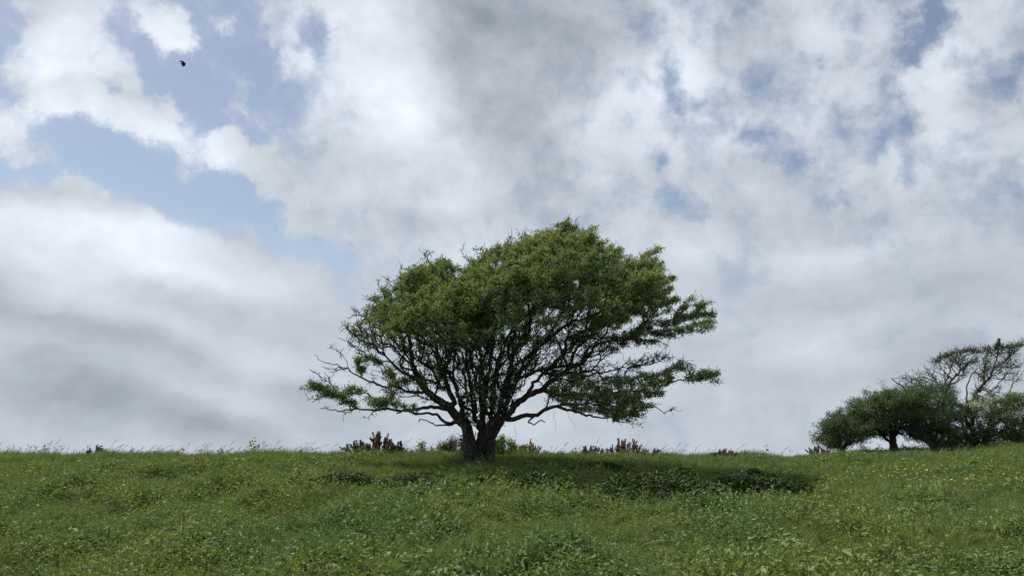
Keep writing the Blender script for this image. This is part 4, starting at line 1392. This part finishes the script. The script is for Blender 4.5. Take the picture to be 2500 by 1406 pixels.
def shrub(name, label, seed, px, top, wid, base_py, Y, mat, n_leaf, ln=(0.03, 0.05), stems=14, group=None, sparse=False):
    r = np.random.default_rng(seed)
    c = P(px, base_py, Y)
    z0 = float(H(c[0], Y)); zt = float(P(px, top, Y)[2]); half = wid * 0.5 * Y / FPX
    root = empty(name, (c[0], Y, z0), label, 'plant' if name == 'weed_plant' else 'shrub', group)
    wood = Tubes(); allp = []
    for k in range(stems):
        u, v = r.uniform(-1, 1), r.uniform(-0.8, 0.8)
        hgt = (zt - z0) * np.sqrt(max(0.08, 1 - 0.85 * u * u)) * r.uniform(0.75, 1.0)
        b = np.array((c[0] + u * half * 0.2, Y + v * half * 0.2, z0 - 0.05)); tip = np.array((c[0] + u * half * 0.95, Y + v * half * 0.8, z0 + hgt))
        pts = spline(np.array([b, (b + tip) / 2 + np.array((u * half * 0.25, 0, 0.03)), tip]), 0.05)
        wood.add(pts, np.linspace(0.012, 0.003, len(pts)), 4)
        m = n_leaf // stems
        t = r.beta(2.2, 0.8, m) if not sparse else r.beta(1.5, 1.0, m)
        i = t * (len(pts) - 1); i0 = np.minimum(i.astype(int), len(pts) - 2)
        allp.append(pts[i0] + (pts[i0 + 1] - pts[i0]) * (i - i0)[:, None] + r.normal(size=(m, 3)) * (0.045 if not sparse else 0.03))
    p = np.concatenate(allp); m = len(p)
    L = r.uniform(*ln, m)
    v, f, t = leaf_arrays(p, rand_unit(r, m) + WIND * 0.4, rand_unit(r, m) * 0.8 + np.array((0, 0, 0.7)), L, L * 0.65, np.clip(r.normal(0.5, 0.22, m), 0, 1))
    part('stems', wood.mesh('stems'), M_TWIG, root)
    part('foliage', new_mesh('foliage', v, f, t), mat, root, 'stuff')
    return root


M_OLIVE = mat_leaf('olive_brown_leaf', [(0.0, (0.06, 0.055, 0.025)), (0.5, (0.10, 0.09, 0.04)), (1.0, (0.15, 0.125, 0.055))], 1.1, 0.2)
shrub('shrub', 'olive-brown shrub half hidden behind the trunk, on its left', 71, 1118, 1066, 86, 1108, 19.3, M_OLIVE, 3200, stems=26)
shrub('shrub', 'green leafy shrub peeping out right behind the trunk', 72, 1228, 1066, 74, 1108, 19.3, M_LEAF, 2600, stems=24)
shrub('weed_plant', 'thin bright green leafy weed on the crest, farther from the trunk', 73, 1036, 1072, 44, 1106, 19.3, M_LEAF_FRESH, 420, stems=7, sparse=True)
shrub('weed_plant', 'thin bright green leafy weed on the crest, nearer to the trunk', 74, 1075, 1074, 26, 1106, 19.2, M_LEAF_FRESH, 260, stems=5, sparse=True)


def bramble(label, seed, px, py, rx, ry, hgt, n=5200, ln=(0.035, 0.065)):
    r = np.random.default_rng(seed)
    c = on_ground(px, py, 0.15)
    root = empty('bramble_patch', tuple(c), label, 'bramble', 'bramble patches in the meadow')
    a = r.uniform(0, 6.283, n); q = np.sqrt(r.random(n))
    x = c[0] + np.cos(a) * q * rx; y = c[1] + np.sin(a) * q * ry
    lump = 0.8 + 0.35 * fbm(x * 3.5, y * 3.5, seed) + 0.2 * fbm(x * 8, y * 8, seed + 1, 1)
    top = hgt * np.clip(1 - q ** 2.4, 0, 1) * np.clip(lump, 0.25, 1.6)
    z = H(x, y) + 0.03 + top * (1 - 0.55 * r.random(n) ** 2.2)
    p = np.stack([x, y, z], -1)
    L = r.uniform(*ln, n)
    out = np.stack([np.cos(a) * q, np.sin(a) * q, np.full(n, 0.2)], -1)
    v, f, t = ovate(p, out * 0.7 + rand_unit(r, n) * 0.9 + np.array((0.3, 0, 0)), rand_unit(r, n) * 0.55 + np.array((0, 0, 0.9)) + out * 0.4, L, L * 0.7, np.clip(r.normal(0.45, 0.24, n), 0, 1))
    tb = Tubes()
    for k in range(8):
        aa = r.uniform(0, 6.283)
        e = np.array((c[0] + math.cos(aa) * rx * 0.95, c[1] + math.sin(aa) * ry * 0.95))
        s = np.array((c[0] + r.normal() * rx * 0.3, c[1] + r.normal() * ry * 0.3))
        t_ = np.linspace(0, 1, 9)
        xx = s[0] + (e[0] - s[0]) * t_; yy = s[1] + (e[1] - s[1]) * t_
        zz = H(xx, yy) - 0.02 + hgt * 1.15 * np.sin(t_ * math.pi * 0.92) * r.uniform(0.7, 1.0)
        tb.add(np.stack([xx, yy, zz], -1), np.linspace(0.005, 0.003, 9), 4)
    part('canes', tb.mesh('canes'), M_CANE, root)
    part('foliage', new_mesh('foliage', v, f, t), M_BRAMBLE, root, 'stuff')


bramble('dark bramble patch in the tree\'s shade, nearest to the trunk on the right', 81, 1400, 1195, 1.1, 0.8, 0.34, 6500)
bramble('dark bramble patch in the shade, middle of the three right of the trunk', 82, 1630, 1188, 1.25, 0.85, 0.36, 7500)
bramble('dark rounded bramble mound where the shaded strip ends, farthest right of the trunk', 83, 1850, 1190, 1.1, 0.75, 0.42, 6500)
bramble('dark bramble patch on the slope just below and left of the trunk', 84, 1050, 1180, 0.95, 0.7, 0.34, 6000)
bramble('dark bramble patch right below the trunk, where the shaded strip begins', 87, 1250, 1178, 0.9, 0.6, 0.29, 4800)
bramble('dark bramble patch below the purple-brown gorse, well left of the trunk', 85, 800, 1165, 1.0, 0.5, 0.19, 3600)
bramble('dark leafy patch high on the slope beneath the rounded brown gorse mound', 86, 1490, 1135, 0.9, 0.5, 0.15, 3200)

# ------------------------------------------------------------------ birds
def loft(sections, sides=12):
    """sections: centre, half-width along a, half-width along b, axes a and b"""
    v, f = [], []
    for (c, ra, rb, a, b) in sections:
        ang = np.arange(sides) * 2 * math.pi / sides
        v.append(np.asarray(c) + np.outer(np.cos(ang), np.asarray(a)) * ra + np.outer(np.sin(ang), np.asarray(b)) * rb)
    k = len(sections)
    i = np.arange(k * sides).reshape(k, sides); j = np.roll(i, -1, 1)
    q = np.stack([i[:-1], j[:-1], j[1:], i[1:]], -1).reshape(-1, 4)
    V = np.concatenate(v)
    V = np.vstack([V, np.asarray(sections[0][0]), np.asarray(sections[-1][0])])
    n = len(V)
    caps = np.concatenate([np.stack([j[0], i[0], np.full(sides, n - 2)], -1), np.stack([i[-1], j[-1], np.full(sides, n - 1)], -1)])
    return V, tri_quads(q).tolist() + caps.tolist()


def join(sets):
    vs, fs, n = [], [], 0
    for v, f in sets:
        vs.append(v); fs.append(np.asarray(f) + n); n += len(v)
    return np.concatenate(vs), np.concatenate(fs)


def crow_perched(loc):
    X, Yv, Z = np.eye(3)
    up = unit(np.array([[0.18, 0, 1.0]]))[0]; fwd = unit(np.array([[1.0, 0, -0.18]]))[0]
    S = []
    # tail end, rump, belly, breast, neck, crown: one spine, upright
    for c, ra, rb in (((-0.075, 0, -0.075), 0.010, 0.030), ((-0.060, 0, -0.02), 0.020, 0.038), ((-0.035, 0, 0.035), 0.046, 0.056), ((-0.008, 0, 0.095), 0.066, 0.072),
                      ((0.014, 0, 0.155), 0.068, 0.070), ((0.024, 0, 0.205), 0.054, 0.056), ((0.030, 0, 0.240), 0.040, 0.042), ((0.040, 0, 0.268), 0.041, 0.040), ((0.046, 0, 0.292), 0.034, 0.033),
                      ((0.044, 0, 0.308), 0.016, 0.016)):
        S.append((np.array(c), ra, rb, fwd, Yv))
    body = loft(S, 14)
    bk = [(np.array((0.070, 0, 0.276)), 0.014, 0.012, Z, Yv), (np.array((0.095, 0, 0.273)), 0.010, 0.008, Z, Yv), (np.array((0.122, 0, 0.265)), 0.003, 0.003, Z, Yv)]
    sets = [body, loft(bk, 8)]
    for s in (-1, 1):      # folded wings lie along the flanks and cross over the tail
        W = [(np.array((0.012, s * 0.058, 0.185)), 0.030, 0.014, fwd, Yv), (np.array((-0.014, s * 0.068, 0.120)), 0.046, 0.015, fwd, Yv), (np.array((-0.045, s * 0.052, 0.04)), 0.034, 0.012, fwd, Yv),
             (np.array((-0.074, s * 0.020, -0.04)), 0.012, 0.007, fwd, Yv)]
        sets.append(loft(W, 10))
        L = [(np.array((-0.005, s * 0.026, 0.045)), 0.012, 0.012, X, Yv), (np.array((0.0, s * 0.026, 0.0)), 0.006, 0.006, X, Yv), (np.array((0.004, s * 0.026, -0.030)), 0.005, 0.005, X, Yv)]
        sets.append(loft(L, 6))
        for a in (-0.4, 0.0, 0.4):
            d = np.array((math.cos(a), math.sin(a), 0))
            sets.append(loft([(np.array((0.0, s * 0.026, -0.030)), 0.005, 0.005, Z, np.array((-d[1], d[0], 0))), (np.array((0.0, s * 0.026, -0.032)) + d * 0.04, 0.003, 0.003, Z, np.array((-d[1], d[0], 0)))], 5))
    v, f = join(sets)
    me = new_mesh('crow', v, f, smooth=True)
    o = link('crow', me, M_FEATHER)
    o.location = loc
    return o


top_pt = P(2437, 851, 28.4)
crow = crow_perched(tuple(top_pt + np.array((0, 0, 0.02))))
crow.scale = (1.3, 1.3, 1.18)
crow.rotation_euler = (0, 0, R(-18))
tag(crow, 'black crow perched upright on the flat top of the tall sparse tree', 'bird')


def wing_set(root, pts, chords, thick, axis_c):
    """a wing along pts with its chord along axis_c"""
    S = []
    tan = np.gradient(np.asarray(pts, float), axis=0)
    for p, c, t, th in zip(pts, chords, tan, thick):
        ac = unit((np.asarray(axis_c) - t * (t @ np.asarray(axis_c)) / max(t @ t, 1e-9))[None])[0]
        nb = np.cross(unit(t[None])[0], ac)
        S.append((np.asarray(p), c, th, ac, nb))
    return loft(S, 10)


def bird_flying(loc):
    X, Yv, Z = np.eye(3)
    B = [(np.array((-0.20, 0, 0.0)), 0.004, 0.045, Z, Yv), (np.array((-0.14, 0, 0.0)), 0.008, 0.045, Z, Yv), (np.array((-0.08, 0, 0.0)), 0.030, 0.034, Z, Yv), (np.array((0.0, 0, -0.005)), 0.052, 0.052, Z, Yv),
         (np.array((0.08, 0, 0.0)), 0.048, 0.048, Z, Yv), (np.array((0.125, 0, 0.01)), 0.032, 0.032, Z, Yv), (np.array((0.155, 0, 0.015)), 0.032, 0.031, Z, Yv), (np.array((0.18, 0, 0.014)), 0.020, 0.018, Z, Yv),
         (np.array((0.20, 0, 0.010)), 0.010, 0.008, Z, Yv), (np.array((0.225, 0, 0.004)), 0.003, 0.003, Z, Yv)]
    sets = [loft(B, 12)]
    # far wing swept back and curling up, near wing foreshortened towards the viewer
    far = [np.array(p) for p in ((0.06, 0.03, 0.02), (-0.02, 0.14, -0.02), (-0.16, 0.27, -0.05), (-0.27, 0.36, 0.00), (-0.31, 0.42, 0.09))]
    near = [np.array(p) for p in ((0.06, -0.03, 0.02), (0.05, -0.15, 0.06), (0.01, -0.28, 0.06), (-0.06, -0.40, 0.02), (-0.12, -0.47, -0.03))]
    for w in (far, near):
        sets.append(wing_set(None, w, (0.075, 0.095, 0.085, 0.065, 0.012), (0.016, 0.013, 0.010, 0.006, 0.003), X))
    v, f = join(sets)
    o = link('bird', new_mesh('bird', v, f, smooth=True), M_FEATHER)
    o.location = loc
    return o


fb = bird_flying(tuple(P(446, 156, 40.0)))
fb.rotation_euler = (R(10), R(-4), R(-8))
tag(fb, 'dark bird flying alone high up, against the blue gap in the clouds', 'bird')

# ------------------------------------------------------------------ buttercups
def buttercup_mesh(r, h):
    tb = Tubes()
    pts = spline(np.array([(0, 0, -0.03), (0.01, 0, h * 0.5), (0.03, 0, h)]), 0.06)
    tb.add(pts, np.full(len(pts), 0.0022), 3)
    v0 = np.concatenate(tb.v); q0 = np.concatenate(tb.f); f0 = tri_quads(q0)
    a = np.arange(5) * 2 * math.pi / 5 + r.uniform(0, 1)
    al = np.stack([np.cos(a), np.sin(a), np.full(5, 0.55)], -1)
    v1, f1, t1 = ovate(np.repeat([(0.03, 0, h)], 5, 0), al, np.stack([-np.cos(a), -np.sin(a), np.full(5, 1.2)], -1), np.full(5, 0.024), np.full(5, 0.026), r.random(5), -0.2)
    v = np.vstack([v0, v1]); f = np.concatenate([f0, f1 + len(v0)])
    me = new_mesh('buttercup', v, f, np.concatenate([np.full(len(v0), 0.4), t1]), mat_idx=np.concatenate([np.zeros(len(f0)), np.ones(len(f1))]))
    me.materials.append(M_GRASS); me.materials.append(M_YELLOW)
    return me


br = np.random.default_rng(17)
bm = [buttercup_mesh(br, h) for h in (0.24, 0.30, 0.27, 0.33)]
CUPS = [(2022, 1121, 16, 5, 9), (2160, 1149, 22, 4, 16), (2265, 1152, 26, 4, 22), (2312, 1148, 26, 6, 9), (2222, 1131, 30, 5, 9), (2300, 1130, 14, 8, 6), (2408, 1144, 12, 8, 14),
        (2265, 1170, 70, 6, 34), (2015, 1155, 40, 14, 14), (2110, 1140, 60, 16, 10), (2440, 1160, 60, 18, 8), (2180, 1190, 90, 14, 6)]
for (cx, cy, sx, sy, n) in CUPS:
    for k in range(n):
        g = on_ground(cx + br.normal() * sx, cy + br.normal() * sy, 0.24)
        o = bpy.data.objects.new('buttercup', bm[int(br.integers(0, 4))])
        COL.objects.link(o)
        o.location = tuple(g); o.rotation_euler = (br.normal() * 0.1, br.normal() * 0.1, br.normal() * 0.6)
        s_ = br.uniform(0.8, 1.15); o.scale = (s_ * 0.95, s_ * 0.95, s_)
        tag(o, 'tiny yellow buttercup in the grassy slope below the grove', 'flower', 'buttercups dotted over the grassy slope below the grove')

# ------------------------------------------------------------------ single plants and stems in front
def weed(label, seed, px, py, h, n, ln, wide, mat, whorl=False):
    r = np.random.default_rng(seed)
    g = on_ground(px, py, 0.02)
    root = empty('weed_plant', tuple(g), label, 'plant')
    pts = spline(np.array([g + (0, 0, -0.03), g + (0.02, 0, h * 0.5), g + (0.05, 0.01, h)]), 0.04)
    tb = Tubes(); tb.add(pts, np.linspace(0.005, 0.002, len(pts)), 5)
    part('stem', tb.mesh('stem'), M_STEM, root)
    for k in range(n):
        t = 0.25 + 0.75 * k / max(1, n - 1)
        p = pts[int(t * (len(pts) - 1))]
        a = k * 2.4 + r.normal() * 0.3
        al = np.array([[math.cos(a), math.sin(a), 0.45]])
        L = r.uniform(*ln) * (1.1 - 0.4 * t)
        v, f, tt = ovate(p[None], al, np.array([[-0.4 * math.cos(a), -0.4 * math.sin(a), 1.0]]), np.array([L]), np.array([L * wide]), np.array([r.uniform(0.5, 0.9)]), 0.3)
        part('leaf', new_mesh('leaf', v, f, tt), mat, root)


weed('upright leafy weed near the bottom edge, left of centre', 91, 497, 1395, 0.36, 11, (0.07, 0.10), 0.42, M_LEAF_FRESH)
weed('low weed with large rounded pale leaves at the bottom edge', 92, 596, 1404, 0.16, 7, (0.08, 0.11), 0.75, M_LEAF_FRESH)
weed('broad-leaved weed standing in the lower right meadow', 93, 1820, 1385, 0.24, 9, (0.07, 0.10), 0.6, M_LEAF_FRESH)


def straw(label, pts_px, Y_of, rad=0.006):
    c = [on_ground(px, py, l) + np.array((0, 0, l)) for px, py, l in pts_px]
    s_ = spline(np.array(c), 0.03)
    tb = Tubes(); tb.add(s_, np.linspace(rad, rad * 0.55, len(s_)), 6)
    o = link('straw', tb.mesh('straw'), M_STRAW)
    tag(o, label, 'straw')


straw('long pale dead stem arching over the grass, right of centre', [(1565, 1334, 0.10), (1590, 1324, 0.20), (1620, 1319, 0.25), (1645, 1322, 0.24), (1668, 1332, 0.14)], None, 0.0065)
straw('short pale straw leaning in the grass at lower right, upper of the pair', [(2014, 1352, 0.05), (2022, 1368, 0.12), (2030, 1384, 0.18)][::-1], None, 0.004)
straw('short pale straw leaning in the grass at lower right, lower of the pair', [(2036, 1358, 0.05), (2046, 1376, 0.12), (2052, 1394, 0.2)][::-1], None, 0.004)
